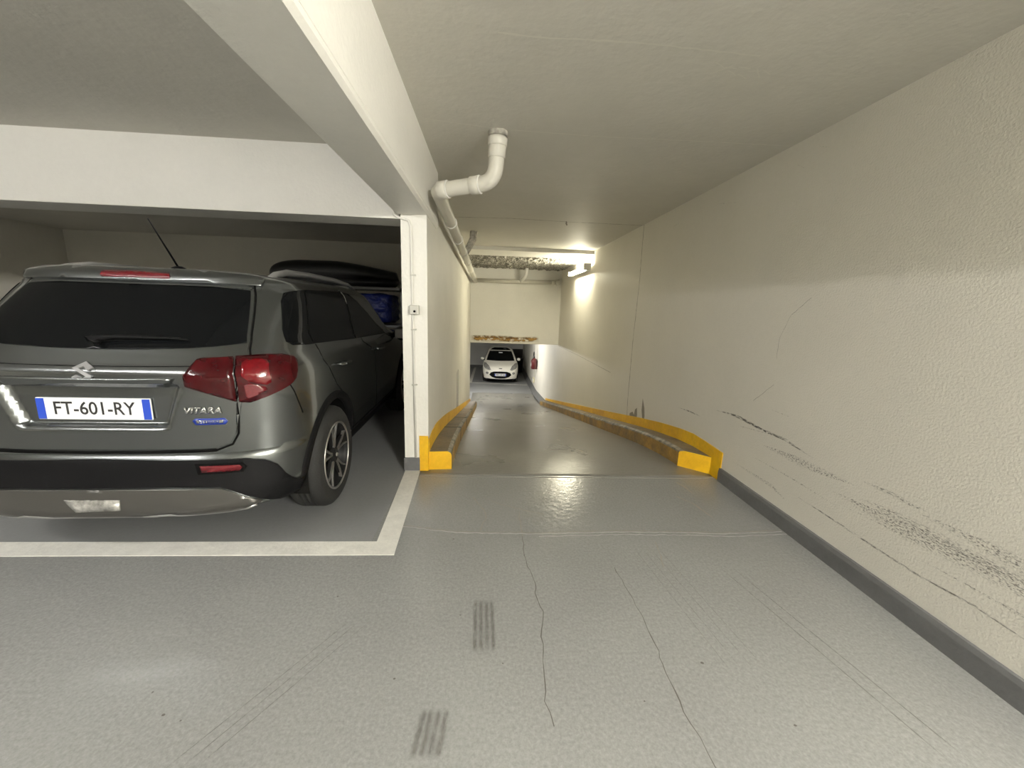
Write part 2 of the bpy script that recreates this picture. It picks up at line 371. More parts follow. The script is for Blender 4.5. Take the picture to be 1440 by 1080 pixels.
# rough unpainted concrete strip in front of the far lintel wall
bm = bmesh.new(); nx, ny = 90, 50; g = []
for i in range(nx + 1):
    r = []
    for j in range(ny + 1):
        x = -.55 + 2.55 * i / nx; y = 8.6 + 2.56 * j / ny
        h = .022 * math.sin(x * 31 + 3 * math.sin(y * 9)) * math.cos(y * 23 + x * 5) + random.uniform(-.014, .014) + .03 * max(0, math.sin(x * 3.1) * math.sin(y * 4))
        if i in (0, nx) or j in (0,): h = .02
        r.append(bm.verts.new((x, y, 2.44 + h)))
    g.append(r)
for i in range(nx):
    for j in range(ny): bm.faces.new((g[i][j], g[i + 1][j], g[i + 1][j + 1], g[i][j + 1]))
struct(bmobj('ceiling', bm, M['rough'], recalc=False))
struct(box('ceiling', (-.6, 8.6, 2.50), (XR + .2, 11.5, 2.75), M['ceil']))
# beams
bm = bmesh.new()
ZB = 2.065
prof = [(-.715, ZB), (-.485, ZB), (-.470, ZB + .015), (-.470, ZC + .1), (-.715, ZC + .1)]
prism(bm, prof, -6, 3.72)
bx(bm, (-.4705, -6, 2.10), (-.4685, 3.6, 2.108))
strip(bm, [(-6, 2.35), (3.5, 2.35)], .004, lambda a, b, o: (-.470 + o, a, b), .0006, 0, 0, False)
struct(bmobj('trim_2', bm, M['white']), 'white painted downstand beam over the lane edge')
bm = bmesh.new(); prism(bm, [(3.2, 2.03), (3.5, 2.03), (3.5, ZC + .1), (3.2, ZC + .1)], 0, 1)
for v in bm.verts:   # turn prism (profile in x -> y)
    x, y, z = v.co; v.co = (-9 + y * (9 - .70), x, z)
bx(bm, (-9, 3.197, 2.032), (-.72, 3.203, 2.042))
struct(bmobj('trim_3', bm, M['white']), 'white beam above the bay entrance')
# left wall of the ramp lane and pillar end
bm = bmesh.new()
A = [(-.685, 3.2), (-.49, 3.2), (-.52, 11.15), (-.52, 11.35), (-.70, 11.35), (-.685, 3.5)]
lo = [bm.verts.new((x, y, -2.3)) for x, y in A]; hi = [bm.verts.new((x, y, 2.6)) for x, y in A]
for k in range(6): bm.faces.new((lo[k], lo[(k + 1) % 6], hi[(k + 1) % 6], hi[k]))
bm.faces.new(lo[::-1]); bm.faces.new(hi)
wl = bmobj('wall_left', bm, M['wall'])
bmc = bmesh.new(); bx(bmc, (-.655, 6.25, -.75), (-.40, 6.72, .33))
c1 = bmobj('cutter', bmc); cut(wl, [c1]); 
if not wl.data.materials: wl.data.materials.append(M['wall'])
struct(wl)
struct(box('wall_pillar_face', (-.686, 3.192, .11), (-.489, 3.201, 2.066), M['white']))
struct(box('baseboard_pillar', (-.692, 3.178, 0), (-.560, 3.6, .116), M['base']))
# left bay walls
struct(box('wall_back', (-9, 8, 0), (-.69, 8.2, ZC), M['wall']))
struct(box('wall_far_left', (-9.2, -6, 0), (-9, 8.2, ZC), M['wall']))
struct(box('wall_behind_camera', (-9.2, -6.2, -.2), (XR + .2, -6, ZC + .2), M['wall']))
struct(box('wall_bay_left', (-8.0, 3.3, 0), (-7.8, 8.1, ZC), M['wall']))
# far lintel wall with ochre stain
bm = bmesh.new(); bx(bm, (-.6, 11.15, .385), (XR, 11.38, 2.6), 0, 0)
ly = lambda a, b, o: (a, 11.15 - o, b)
strip(bm, [(-.51, .50), (.2, .52), (.75, .49)], .20, ly, .001, 1, 0, False)
strip(bm, [(.35, .52), (.9, .50), (1.45, .53)], .17, ly, .0012, 1, 0, False)
strip(bm, [(-.51, .55), (.1, .56), (.75, .54)], .10, ly, .0015, 2, 0, False)
strip(bm, [(.5, .53), (1.2, .54)], .08, ly, .0016, 2, 0, False)
bx(bm, (-.6, 11.146, .385), (XR, 11.15, .40), 0, 3)
struct(bmobj('wall_far_lintel', bm, [M['white'], M['stain'], M['stain2'], M['ridge']], recalc=False))
# lower level shell
struct(box('ceiling', (-7, 11.38, .385), (XR, 23, .6), M['ceil']))
struct(box('wall_lower_back', (-7, 22.5, -2.3), (XR + .2, 22.7, .5), M['creamm']))
struct(box('wall_lower_left', (-7.2, 11.2, -2.3), (-7, 22.7, .5), M['wall']))
struct(box('wall_lower_front', (-7, 11.2, -2.3), (-.69, 11.38, .5), M['wall']))
struct(box('baseboard_lower_back', (-7, 22.47, ZL), (1.3, 22.5, ZL + .12), M['base']))
bm = bmesh.new(); bx(bm, (1.30, 22.44, -1.80), (1.99, 22.499, -.95))
for k in range(6): bx(bm, (1.33 + k * .11, 22.43, -1.78), (1.335 + k * .11, 22.442, -.97))
struct(bmobj('door_1', bm, M['door']))
# parking lines
bm = bmesh.new()
def poly(bm, pts, z0, z1, mi=0):
    a = [bm.verts.new((x, y, z0)) for x, y in pts]; b = [bm.verts.new((x, y, z1)) for x, y in pts]; n = len(pts)
    for k in range(n): bm.faces.new((a[k], a[(k + 1) % n], b[(k + 1) % n], b[k])).material_index = mi
    bm.faces.new(a[::-1]).material_index = mi; bm.faces.new(b).material_index = mi
poly(bm, [(-9, 2.04), (-.507, 2.02), (-.558, 3.178), (-.684, 3.178), (-.638, 2.149), (-9, 2.165)], 0, .0030)
tag(bmobj('parking_line', bm, M['line']), 'white L-shaped painted line around the bay of the grey car', 'floor marking')
bm = bmesh.new(); poly(bm, [(-3.0, 17.9), (1.80, 17.35), (1.80, 17.43), (-.72, 17.71), (-.66, 22.3), (-.78, 22.3), (-.86, 17.73), (-3.0, 17.98)], ZL, ZL + .004)
tag(bmobj('parking_line', bm, M['line']), 'thin white painted line on the lower floor before the white car', 'floor marking')

# ---------------------------------------------------------------- yellow kerbs
def kerb(xw, xi, y0w, y0i, y1, h, band, label, seams, lead=.14):
    t = empty('kerb', ((xw + xi) / 2, (y0w + y0i) / 2, 0)); o0 = t.location.copy()
    tag(t, label, 'kerb')
    bm = bmesh.new(); N = 60; rows = []
    for i in range(N + 1):
        f = i / N; row = []
        ya = y0w + (y1 - y0w) * f; yb = y0i + (y1 - y0i) * f
        bv = .012 + random.uniform(0, .006)
        sg = 1 if xi > xw else -1
        for (x, y, z) in ((xw, ya, -.02), (xw, ya, h), (xi - sg * .035, yb, h), (xi - sg * bv * .5, yb, h - bv), (xi, yb, h - bv * 2.2), (xi, yb, -.02)):
            y = ya + (yb - ya) * (x - xw) / (xi - xw); row.append(bm.verts.new((x - o0.x, y - o0.y, rampz(y) + z)))
        rows.append(row)
    for a, b in zip(rows, rows[1:]):
        for k in range(5):
            f = bm.faces.new((a[k], a[k + 1], b[k + 1], b[k])); f.material_index = {0: 0, 1: 1, 2: 2, 3: 3, 4: 4}[k]
            f.material_index = [0, 1, 2, 2, 3][k]
    f = bm.faces.new(rows[0][::-1]); f.material_index = 0; f = bm.faces.new(rows[-1]); f.material_index = 3
    bmobj('kerb_body', bm, [M['yellow'], M['kerbtop'], M['kerbedge'], M['yellow_worn']], t)
    # painted band on the wall above the kerb
    bm = bmesh.new(); pr = None; sg = 1 if xi > xw else -1
    ysb = [y0w - lead + (y1 + .1 - y0w + lead) * k / 40 for k in range(41)]
    for k, y in enumerate(ysb):
        zt = rampz(y) + h + band * (1 - .45 * k / 40) - (.03 * max(0, 1 - k / 2))
        zb = rampz(y) - .01
        row = [bm.verts.new((xx - o0.x, y - o0.y, z)) for xx in (xw, xw + sg * .006) for z in (zb, zt)]
        if pr:
            for a, b in ((0, 1), (1, 3), (3, 2)): bm.faces.new((pr[a], pr[b], row[b], row[a]))
        else: bm.faces.new((row[0], row[1], row[3], row[2]))
        pr = row
    bm.faces.new((pr[0], pr[2], pr[3], pr[1]))
    bmobj('wall_band', bm, M['yellow'], t)
    for y in seams:
        bm = bmesh.new(); z = rampz(y)
        bx(bm, (min(xw, xi) - o0.x - .001, y - o0.y, z + h - .004), (max(xw, xi) - o0.x + .003, y - o0.y + .012, z + h + .002))
        bx(bm, ((xi if xi > xw else xi - .003) - o0.x, y - o0.y, z), ((xi + .003 if xi > xw else xi) - o0.x, y - o0.y + .012, z + h - .02))
        bmobj('joint', bm, M['crack'], t)
    return t
k1 = kerb(XR, 1.80, 3.16, 3.37, 12.9, .158, .125, 'long yellow painted concrete kerb along the right wall of the ramp', [6.9])
bm = bmesh.new(); bx(bm, (-.02, -.05, 0), (.03, .03, .06)); 
bm.free()
k2 = kerb(-.49, -.297, 3.215, 3.235, 11.0, .165, .145, 'short-looking yellow painted kerb beside the white pillar on the left', [4.35, 5.6, 7.5], 0.01)
bm = bmesh.new(); bx(bm, (-.562 - k2.location.x, 3.180 - k2.location.y, 0), (-.489 - k2.location.x, 3.199 - k2.location.y, .31)); bmobj('painted_corner', bm, M['yellow'], k2)

# ---------------------------------------------------------------- light fixtures
def fixture(name, loc, length, tubemat, label, rz=0, drop=0, facing='side'):
    t = empty(name, loc, rz); tag(t, label, 'light')
    L = length / 2; bm = bmesh.new(); bx(bm, (-L, -.045, -.035), (L, .045, .02), .006); bmobj('housing', bm, M['housing'], t)
    bm = bmesh.new()
    tube(bm, [(-L + .03, .0, -.052), (L - .03, .0, -.052)], .022, 12); bmobj('tube', bm, tubemat, t)
    for s in (-1, 1):
        bm = bmesh.new(); bx(bm, (s * L - .018, -.04, -.085), (s * L + .018, .04, .02), .006); bmobj('end_cap', bm, M['housing'], t)
    return t
def wall_fixture(loc, length, tubemat, label, rodz=0):
    """tube light with its channel against the right wall, tube towards the lane"""
    t = empty('tube_light', loc); tag(t, label, 'light'); L = length / 2
    bm = bmesh.new(); bx(bm, (.01, -L, -.05), (.07, L, .03), .006); bmobj('housing', bm, M['housing'], t)
    bm = bmesh.new(); tube(bm, [(-.022, -L + .03, -.0), (-.022, L - .03, -.0)], .028, 12); bmobj('tube', bm, tubemat, t)
    for s in (-1, 1):
        bm = bmesh.new(); bx(bm, (-.078, s * L - .02, -.055), (.068, s * L + .02, .04 if s > 0 else .085), .006); bmobj('end_cap', bm, M['housing'], t)  # one cap made taller to block the tube's glow on the ceiling
    for yy in (-.35, .2):
        bm = bmesh.new(); tube(bm, [(.03, yy, .03), (.03, yy, rodz)], .006, 8); bmobj('hanger', bm, M['housing'], t)
    bm = bmesh.new(); bx(bm, (.07, -L * .6, -.02), (XR - loc[0] + .002, L * .6, .02)); bmobj('bracket', bm, M['housing'], t)
    return t
wall_fixture((1.88, 8.52, 2.205), 1.5, M['tubeC'], 'lit tube light on the right wall at the top of the ramp', 2.45 - 2.205)
wall_fixture((1.90, -2.2, 2.22), 1.5, M['tubeA'], 'lit tube light on the right wall behind the viewer', ZC - 2.22)
fixture('tube_light', (-3.3, .15, ZC - .021), 1.5, M['tubeB'], 'lit ceiling tube light across the lane in front of the grey car', 0)
fixture('tube_light', (-3.0, -1.2, ZC - .021), 1.5, M['tubeB'], 'added fill tube light set lengthwise, unseen behind the viewer on the left', PI / 2)  # extra tube, added to brighten the right wall below the beam's shadow
t = fixture('tube_light', (-.45, 14.6, .364), 1.5, M['tubeD'], 'lit ceiling tube light on the lower level', PI / 2)

# ---------------------------------------------------------------- pipes
def arc(p0, corner, p1, r, n=10):
    p0, c, p1 = Vector(p0), Vector(corner), Vector(p1)
    a = (p0 - c).normalized(); b = (p1 - c).normalized(); A = c + a * r; B = c + b * r
    return [A.lerp(c, t).lerp(c.lerp(B, t), t) for t in [i / n for i in range(n + 1)]]
t = empty('drain_pipe', (.03, 2.85, ZC)); tag(t, 'grey painted drain pipe bending from the ceiling and running along the left beam', 'pipe'); o0 = t.location.copy()
p_top = Vector((.035, 2.83, ZC + .02)); c1 = Vector((.02, 2.86, 2.225)); c2 = Vector((-.385, 3.02, 2.195)); p_end = Vector((-.385, 10.95, 2.06))
path = [p_top] + arc(p_top, c1, c2, .11) + arc(c1, c2, p_end, .06, 6) + [p_end]
bm = bmesh.new(); tube(bm, [Vector(p) - o0 for p in path], .052, 24); bmobj('pipe_run', bm, M['pipe'], t)
def ringat(P, D, r, L, m, name='pipe_collar', sm=True):
    D = Vector(D).normalized(); P = Vector(P) - o0; bm = bmesh.new()
    tube(bm, [P - D * L / 2, P - D * (L / 2 - .004), P + D * (L / 2 - .004), P + D * L / 2], [r - .004, r, r, r - .004], 24); bmobj(name, bm, m, t)
dn = (c1 - p_top); ringat(p_top + dn.normalized() * .075, dn, .064, .05, M['pipe']); ringat(p_top + dn.normalized() * .115, dn, .058, .11, M['pipe'])
ringat(p_top + dn.normalized() * .02, dn, .066, .045, M['rust'], 'ceiling_plaster')
dh = (c2 - c1).normalized(); ringat(c1 + dh * .145, dh, .059, .065, M['pipe']); ringat(c1 + dh * .108, dh, .0605, .008, M['ring'], 'white_seal')
ringat(c2 - dh * .085, dh, .060, .008, M['ring'], 'white_seal'); ringat(c2 - dh * .045, dh, .059, .07, M['pipe'])
dr = (p_end - c2)
for f in (.13, .24, .36, .50, .66, .82): ringat(c2 + dr * f, dr, .058, .07, M['pipe']); ringat(c2 + dr * (f - .006), dr, .0595, .012, M['ring'], 'white_seal')
bm = bmesh.new(); tube(bm, [Vector((-.26, 6.35, ZC)) - o0, Vector((-.27, 6.33, 2.40)) - o0, Vector((-.375, 6.2, 2.17)) - o0], [.06, .055, .045], 16); bmobj('branch_stub', bm, M['rust'], t)
t = empty('drain_pipe', (.75, 11.0, 2.10)); tag(t, 'thin cream pipe running across the far lintel wall with a short riser', 'pipe'); o0 = t.location.copy()
bm = bmesh.new(); tube(bm, [Vector((-.40, 11.03, 2.09)) - o0, Vector((1.85, 11.03, 2.11)) - o0], .055, 18); bmobj('pipe_run', bm, M['pipe'], t)
bm = bmesh.new(); tube(bm, [Vector((.97, 10.7, 2.47)) - o0, Vector((.97, 10.72, 2.28)) - o0, Vector((.93, 10.8, 2.2)) - o0, Vector((.85, 11.02, 2.11)) - o0], .048, 14); bmobj('riser', bm, M['ring'], t)
bm = bmesh.new(); lathe(bm, [(.001, -.04), (.06, -.04), (.075, -.02), (.075, .08), (.001, .08)], 20, 'y', (1.88 - o0.x, 11.0 - o0.y, 0.01), closed=False); bmobj('end_cap', bm, M['pipe'], t, True)
ringat((1.74, 11.03, 2.108), (1, 0, 0), .062, .08, M['pipe'])

# conduit + switch on the pillar
t = empty('cable_conduit', (-.60, 3.18, 0)); tag(t, 'thin white cable conduit running down the front of the pillar', 'conduit'); o0 = t.location.copy()
pp = [(-.735, 3.175, 2.12), (-.73, 3.178, 2.055), (-.70, 3.18, 2.035), (-.66, 3.181, 2.028), (-.625, 3.182, 2.018), (-.610, 3.182, 1.98), (-.607, 3.182, 1.9), (-.592, 3.182, .12)]
bm = bmesh.new(); tube(bm, [Vector(p) - o0 for p in pp], .009, 10); bmobj('conduit_tube', bm, M['white'], t)
for z in (1.62, .75, 1.2):
    bm = bmesh.new(); bx(bm, (-.017, -.012, z - .006), (.026, .012, z + .006)); bmobj('clip', bm, M['sw'], t)
t = empty('light_switch', (-.585, 3.18, 1.355)); tag(t, 'small square grey light switch on the white pillar', 'switch')
bm = bmesh.new(); bx(bm, (-.036, -.04, -.036), (.036, .011, .036), .006); bmobj('switch_body', bm, M['sw'], t)
bm = bmesh.new(); lathe(bm, [(.001, -.046), (.009, -.046), (.009, -.038), (.001, -.038)], 14, 'y', (0.004, 0, -.012), closed=False); bmobj('button', bm, M['black'], t)

# ---------------------------------------------------------------- car surface
def lerp(tab, z):
    if z <= tab[0][0]: return tab[0][1]
    for (a, b), (c, d) in zip(tab, tab[1:]):
        if z <= c: return b + (d - b) * (z - a) / (c - a)
    return tab[-1][1]
SUV = dict(
 W=[(.26, .80), (.32, .845), (.40, .875), (.50, .89), (.62, .900), (.75, .905), (.90, .905), (.98, .902), (1.05, .885), (1.09, .865), (1.12, .845), (1.20, .82), (1.30, .805), (1.40, .785), (1.46, .765), (1.50, .725), (1.525, .66), (1.545, .55), (1.56, .38), (1.568, .2)],
 yR=[(.26, .10), (.31, .005), (.33, .0), (.40, .010), (.45, .018), (.50, .028), (.57, .036), (.595, .044), (.605, .055), (.70, .055), (.90, .050), (1.03, .052), (1.06, .078), (1.11, .115), (1.13, .128), (1.30, .285), (1.45, .425), (1.47, .436), (1.50, .445), (1.525, .468), (1.545, .53), (1.56, .75), (1.568, 1.0)],
 yF=[(.26, 4.05), (.35, 4.14), (.50, 4.17), (.80, 4.15), (.90, 4.10), (.98, 3.95), (1.03, 3.45), (1.06, 3.15), (1.12, 2.98), (1.46, 2.30), (1.50, 2.18), (1.525, 2.0), (1.545, 1.8), (1.56, 1.6), (1.568, 1.3)],
 DR=[(.26, .45), (.5, .46), (.9, .44), (1.1, .42), (1.45, .34), (1.56, .20), (1.568, .15)],
 DF=[(.26, .5), (.9, .6), (1.0, .5), (1.5, .35), (1.56, .2), (1.568, .15)], nR=3.2, nF=2.8)
KA = dict(
 W=[(.16, .70), (.22, .78), (.40, .815), (.60, .83), (.75, .825), (.88, .80), (.96, .76), (1.30, .625), (1.38, .585), (1.44, .50), (1.47, .36), (1.485, .2)],
 yR=[(.16, .10), (.22, .03), (.40, .0), (.55, .01), (.62, .035), (.70, .10), (.78, .21), (.86, .42), (.92, .62), (.95, .72), (1.36, 1.42), (1.41, 1.52), (1.44, 1.62), (1.47, 1.85), (1.485, 2.1)],
 yF=[(.16, 3.5), (.25, 3.6), (.60, 3.62), (.95, 3.55), (1.36, 3.25), (1.42, 3.1), (1.47, 2.8), (1.485, 2.4)],
 DR=[(.16, .5), (.4, .6), (.6, .62), (.75, .6), (.9, .45), (.96, .3), (1.4, .25), (1.47, .2), (1.485, .1)],
 DF=[(.16, .4), (.9, .4), (1.3, .3), (1.485, .1)], nR=2.5, nF=2.8)
def sstep(t): t = max(0, min(1, t)); return t * t * (3 - 2 * t)
def recess(s, z):
    if not (.70 < z < 1.0): return 0
    hw = .225 + (.275 - .225) * (z - .75) / .21
    a = sstep((hw - abs(s)) / .03 + .5); b = sstep((z - .735) / .03); c = sstep((.985 - z) / .035)
    return .040 * a * b * c
def P(c, s, z):
    sg = -1 if s < 0 else 1; s0 = s; s = abs(s)
    W, yR, yF, DR, DF = (lerp(c[k], z) for k in ('W', 'yR', 'yF', 'DR', 'DF'))
    if s <= 1 or s > 2:
        n, D = (c['nR'], DR) if s <= 1 else (c['nF'], DF)
        a = (s if s <= 1 else 3 - s) * PI / 2; cx, cy = math.sin(a), abs(math.cos(a))
        r = (abs(cx) ** n + cy ** n) ** (-1 / n); x = W * r * cx
        y = yR + D * (1 - r * cy) if s <= 1 else yF - D * (1 - r * cy)
    else:
        x = W; y = yR + DR + (yF - DF - yR - DR) * (s - 1)
    if c is SUV and s < .4: y += recess(s0, z)
    return Vector((sg * x, y, z))
def Nrm(c, s, z):
    e = .004; zz = min(z, c['W'][-1][0] - e)
    d1 = P(c, s + e, zz) - P(c, s - e, zz); d2 = P(c, s, zz + e) - P(c, s, zz - e)
    n = d1.cross(d2)
    return n.normalized() if n.length > 1e-9 else Vector((0, -1, 0))
def body(c, svals, zvals, name, m, parent):
    bm = bmesh.new(); rows = []
    loop = [-v for v in svals[::-1] if v not in (0, 3)] + svals   # from -.. to 3 ; 3 is the front centre
    for z in zvals: rows.append([bm.verts.new(P(c, s, z)) for s in loop])
    n = len(loop)
    for A, B in zip(rows, rows[1:]):
        for k in range(n): bm.faces.new((A[k], A[(k + 1) % n], B[(k + 1) % n], B[k]))
    bm.faces.new(rows[0][::-1]); bm.faces.new(rows[-1])
    return bmobj(name, bm, m, parent)
def frange(a, b, n): return [a + (b - a) * i / n for i in range(n + 1)]
def chaikin(pts, k):
    for _ in range(k):
        q = []
        for i in range(len(pts)):
            a, b = pts[i], pts[(i + 1) % len(pts)]
            q += [(a[0] * .8 + b[0] * .2, a[1] * .8 + b[1] * .2), (a[0] * .2 + b[0] * .8, a[1] * .2 + b[1] * .8)]
        pts = q
    return pts
def patch(name, c, pts, m, parent, off=.004, base=-.004, ds=.03, dz=.03, rnd=0, bulge=0, smooth=True):
    """a panel lying on the car's surface: outline in (s, z), own thickness"""
    if rnd: pts = chaikin(pts, rnd)
    bm = bmesh.new(); f = bm.faces.new([bm.verts.new((s, z, 0)) for s, z in pts])
    s0, s1 = min(p[0] for p in pts), max(p[0] for p in pts); z0, z1 = min(p[1] for p in pts), max(p[1] for p in pts)
    bmesh.ops.triangulate(bm, faces=bm.faces[:], ngon_method='EAR_CLIP')
    k = math.ceil(s0 / ds)
    while k * ds < s1:
        bmesh.ops.bisect_plane(bm, geom=bm.verts[:] + bm.edges[:] + bm.faces[:], plane_co=(k * ds, 0, 0), plane_no=(1, 0, 0)); k += 1
    k = math.ceil(z0 / dz)
    while k * dz < z1:
        bmesh.ops.bisect_plane(bm, geom=bm.verts[:] + bm.edges[:] + bm.faces[:], plane_co=(0, k * dz, 0), plane_no=(0, 1, 0)); k += 1
    bmesh.ops.remove_doubles(bm, verts=bm.verts, dist=1e-5)
    top = bm.verts[:]; bnd = [e for e in bm.edges if len(e.link_faces) == 1]
    par = {v: (v.co.x, v.co.y) for v in top}
    low = {}
    for e in bnd:
        for v in e.verts:
            if v not in low: low[v] = bm.verts.new(v.co)
    for e in bnd:
        a, b = e.verts
        bm.faces.new((a, b, low[b], low[a])).smooth = False
    sc, zc = (s0 + s1) / 2, (z0 + z1) / 2
    for v in top:
        s, z = par[v]; n = Nrm(c, s, z); bu = 0
        if bulge: bu = bulge * max(0, 1 - ((s - sc) / ((s1 - s0) / 2 + 1e-6)) ** 2) * max(0, 1 - ((z - zc) / ((z1 - z0) / 2 + 1e-6)) ** 2)
        v.co = P(c, s, z) + n * (off + bu)
        if v in low: low[v].co = P(c, s, z) + n * base
    for f in bm.faces:
        if all(v in par for v in f.verts): f.smooth = smooth
    return bmobj(name, bm, m, parent)
def seam(name, c, line, w, m, parent, off=.0015):
    """narrow strip along a line on the surface (panel gap, trim strip)"""
    L, R = [], []; q = []
    for (a, b) in zip(line, line[1:]):
        k = max(1, int(math.hypot(a[0] - b[0], a[1] - b[1]) / .03))
        q += [(a[0] + (b[0] - a[0]) * i / k, a[1] + (b[1] - a[1]) * i / k) for i in range(k)]
    q.append(line[-1]); pts = [P(c, *p) + Nrm(c, *p) * off for p in q]
    bm = bmesh.new(); rows = []
    for i, p in enumerate(pts):
        t = (pts[min(i + 1, len(pts) - 1)] - pts[max(i - 1, 0)]).normalized(); n = Nrm(c, *q[i]); b = t.cross(n).normalized() * w / 2
        rows.append([bm.verts.new(p + b), bm.verts.new(p - b), bm.verts.new(p - b - n * (off + .003)), bm.verts.new(p + b - n * (off + .003))])
    for A, B in zip(rows, rows[1:]):
        for k in range(4): bm.faces.new((A[k], A[(k + 1) % 4], B[(k + 1) % 4], B[k])).smooth = True
    bm.faces.new(rows[0]); bm.faces.new(rows[-1][::-1])
    return bmobj(name, bm, m, parent)
def s_of_x(c, x, z):
    lo, hi = 0, 1; ax = abs(x)
    for _ in range(30):
        mid = (lo + hi) / 2
        if P(c, mid, z).x < ax: lo = mid
        else: hi = mid
    return lo if x >= 0 else -lo
def wrap_text(name, c, txt, size, cx, cz, m, parent, off=.008, flip=False, sx=1.0, bold=0.0, thick=.003, italic=0):
    bm = text_mesh(txt, size, bold)
    ret = bmesh.ops.extrude_face_region(bm, geom=bm.faces[:]); ups = {g for g in ret['geom'] if isinstance(g, bmesh.types.BMVert)}
    for v in bm.verts:
        x = cx + (v.co.x + italic * v.co.y) * sx * (-1 if flip else 1); z = cz + v.co.y; s = s_of_x(c, x, z); n = Nrm(c, s, z)
        rc = -recess(s, z) if c is SUV else 0
        v.co = P(c, s, z) + Vector((0, rc, 0)) + n * (off + (thick if v in ups else 0))
    return bmobj(name, bm, m, parent)
def mirror(pts): return [(-s, z) for s, z in pts][::-1]

def wheel(parent, x, y, R, rr, w, side, zc, spokes, name='wheel', alloy=True):
    o = empty(name, (x, y, zc)); o.parent = parent
    # tyre
    bm = bmesh.new(); h = w
    prof = [(rr, -h), (rr + .012, -h), (rr + (R - rr) * .55, -h - .012), (R - .028, -h + .004), (R - .008, -h + .022), (R, -h + .045), (R, -.045 + 0), (R - .008, -.022), (R - .028, -.004), (rr + (R - rr) * .55, .008), (rr + .012, 0), (rr, 0)]
    tr = []
    for i, (a, b) in enumerate(prof):
        tr.append((a, b))
        if i == 5:
            for g in range(1, 4):
                hh = -h + .045 + (h - .09) * g / 4
                tr += [(R, hh - .006), (R - .008, hh - .004), (R - .008, hh + .004), (R, hh + .006)]
    lathe(bm, [(r, b * side) for r, b in tr], 64, 'x')
    mesh_parent = bmobj('tyre', bm, M['rubber'], o)
    # rim barrel + disc
    bm = bmesh.new(); lathe(bm, [(r, b * side) for r, b in [(rr + .002, .002), (rr - .012, -.002), (rr - .02, -.03), (rr - .03, -h + .03), (.06, -h + .06), (.06, -h + .04), (rr, -h + .01), (rr + .002, -h + .01)]], 48, 'x')
    bmobj('rim', bm, M['alloyb'], o)
    bm = bmesh.new(); lathe(bm, [(r, b * side) for r, b in [(rr + .004, .004), (rr - .008, .006), (rr - .012, -.002), (rr + .002, -.003)]], 64, 'x'); bmobj('rim_lip', bm, M['alloy'], o)
    # spokes: five pairs, polished edges on a black web
    for k in range(spokes):
        a0 = 2 * PI * k / spokes + .31
        for mtl, wd, z0, dx in ((M['alloyb'], .055, -.008, 0), (M['alloy'], .011, .001, 1)):
            bm = bmesh.new()
            for sgn in ((0,) if dx == 0 else (-1, 1)):
                pts = [(.045, .10 * sgn), (.10, .13 * sgn), (rr - .07, .16 * sgn), (rr - .008, .24 * sgn)]
                for (r1, b1), (r2, b2) in zip(pts, pts[1:]):
                    q = []
                    for r_, b_ in ((r1, b1), (r2, b2)):
                        ww = wd / 2 * (1 if dx else (.7 + 1.0 * r_ / rr))
                        cc = Vector((0, math.cos(a0 + b_) * r_, math.sin(a0 + b_) * r_)); tt = Vector((0, -math.sin(a0 + b_), math.cos(a0 + b_)))
                        q.append((cc + tt * ww, cc - tt * ww))
                    xo = (z0 - .006 - .012 * (1 - r1 / rr)) * side; xi = xo - .018 * side; xo2 = (z0 - .006 - .012 * (1 - r2 / rr)) * side
                    vs = [bm.verts.new((xx, v.y, v.z)) for (pr_, xx) in ((q[0], xo), (q[1], xo2)) for v in pr_] + [bm.verts.new((xi, v.y, v.z)) for pr_ in q for v in pr_]
                    for f in ((0, 1, 3, 2), (4, 6, 7, 5), (0, 4, 5, 1), (2, 3, 7, 6), (0, 2, 6, 4), (1, 5, 7, 3)): bm.faces.new([vs[i] for i in f])
            bmobj('spoke' if dx == 0 else 'spoke_edge', bm, mtl, o)
    bm = bmesh.new(); lathe(bm, [(r, b * side) for r, b in [(.001, -.004), (.028, -.004), (.05, -.012), (.065, -.03), (.001, -.03)]], 24, 'x', closed=False); bmobj('hub', bm, M['alloyb'], o)
    bm = bmesh.new(); lathe(bm, [(r, b * side) for r, b in [(.001, .0), (.014, .0), (.014, -.006), (.001, -.006)]], 16, 'x', closed=False); bmobj('hub_cap', bm, M['alloy'], o)
    return o
def cyl_cutter(x0, x1, y, z, r):
    bm = bmesh.new(); lathe(bm, [(r, x0), (r, x1)], 40, 'x', (0, y, z), closed=False); return bmobj('cutter', bm)

# ---------------------------------------------------------------- grey SUV
suv = empty('car', (-1.93, 1.91, 0), .022)
tag(suv, 'metallic grey SUV seen from behind, parked in the left bay', 'car')
sv = [0] + frange(.02, .34, 24) + frange(.37, 1, 22) + frange(1.04, 2, 26) + frange(2.06, 3, 14)
sv = sorted(set(round(v, 4) for v in sv))
zv = sorted(set([.26, .285, .31, .33, .365, .40, .425, .45, .475, .50, .535, .57, .595, .605] + frange(.63, 1.03, 24) + [1.045, 1.06, 1.075, 1.09, 1.11, 1.13, 1.16, 1.20, 1.25, 1.30, 1.35, 1.40, 1.43, 1.45, 1.46, 1.47, 1.485, 1.50, 1.5125, 1.525, 1.535, 1.545, 1.5525, 1.56, 1.564, 1.568]))
bd = body(SUV, sv, zv, 'body', M['paint'], None)
YW = .735; ZW = .335; RW = .345
cutters = [cyl_cutter(sx * .60, sx * 1.2, yy, ZW + .01, .405) for sx in (-1, 1) for yy in (YW, YW + 2.5)]
bm = bmesh.new()
cut(bd, cutters)
for p in bd.data.polygons: p.use_smooth = True
try:
    bd.data.set_sharp_from_angle(angle=math.radians(38))
except Exception: pass
if not bd.data.materials: bd.data.materials.append(M['paint'])
bd.parent = suv
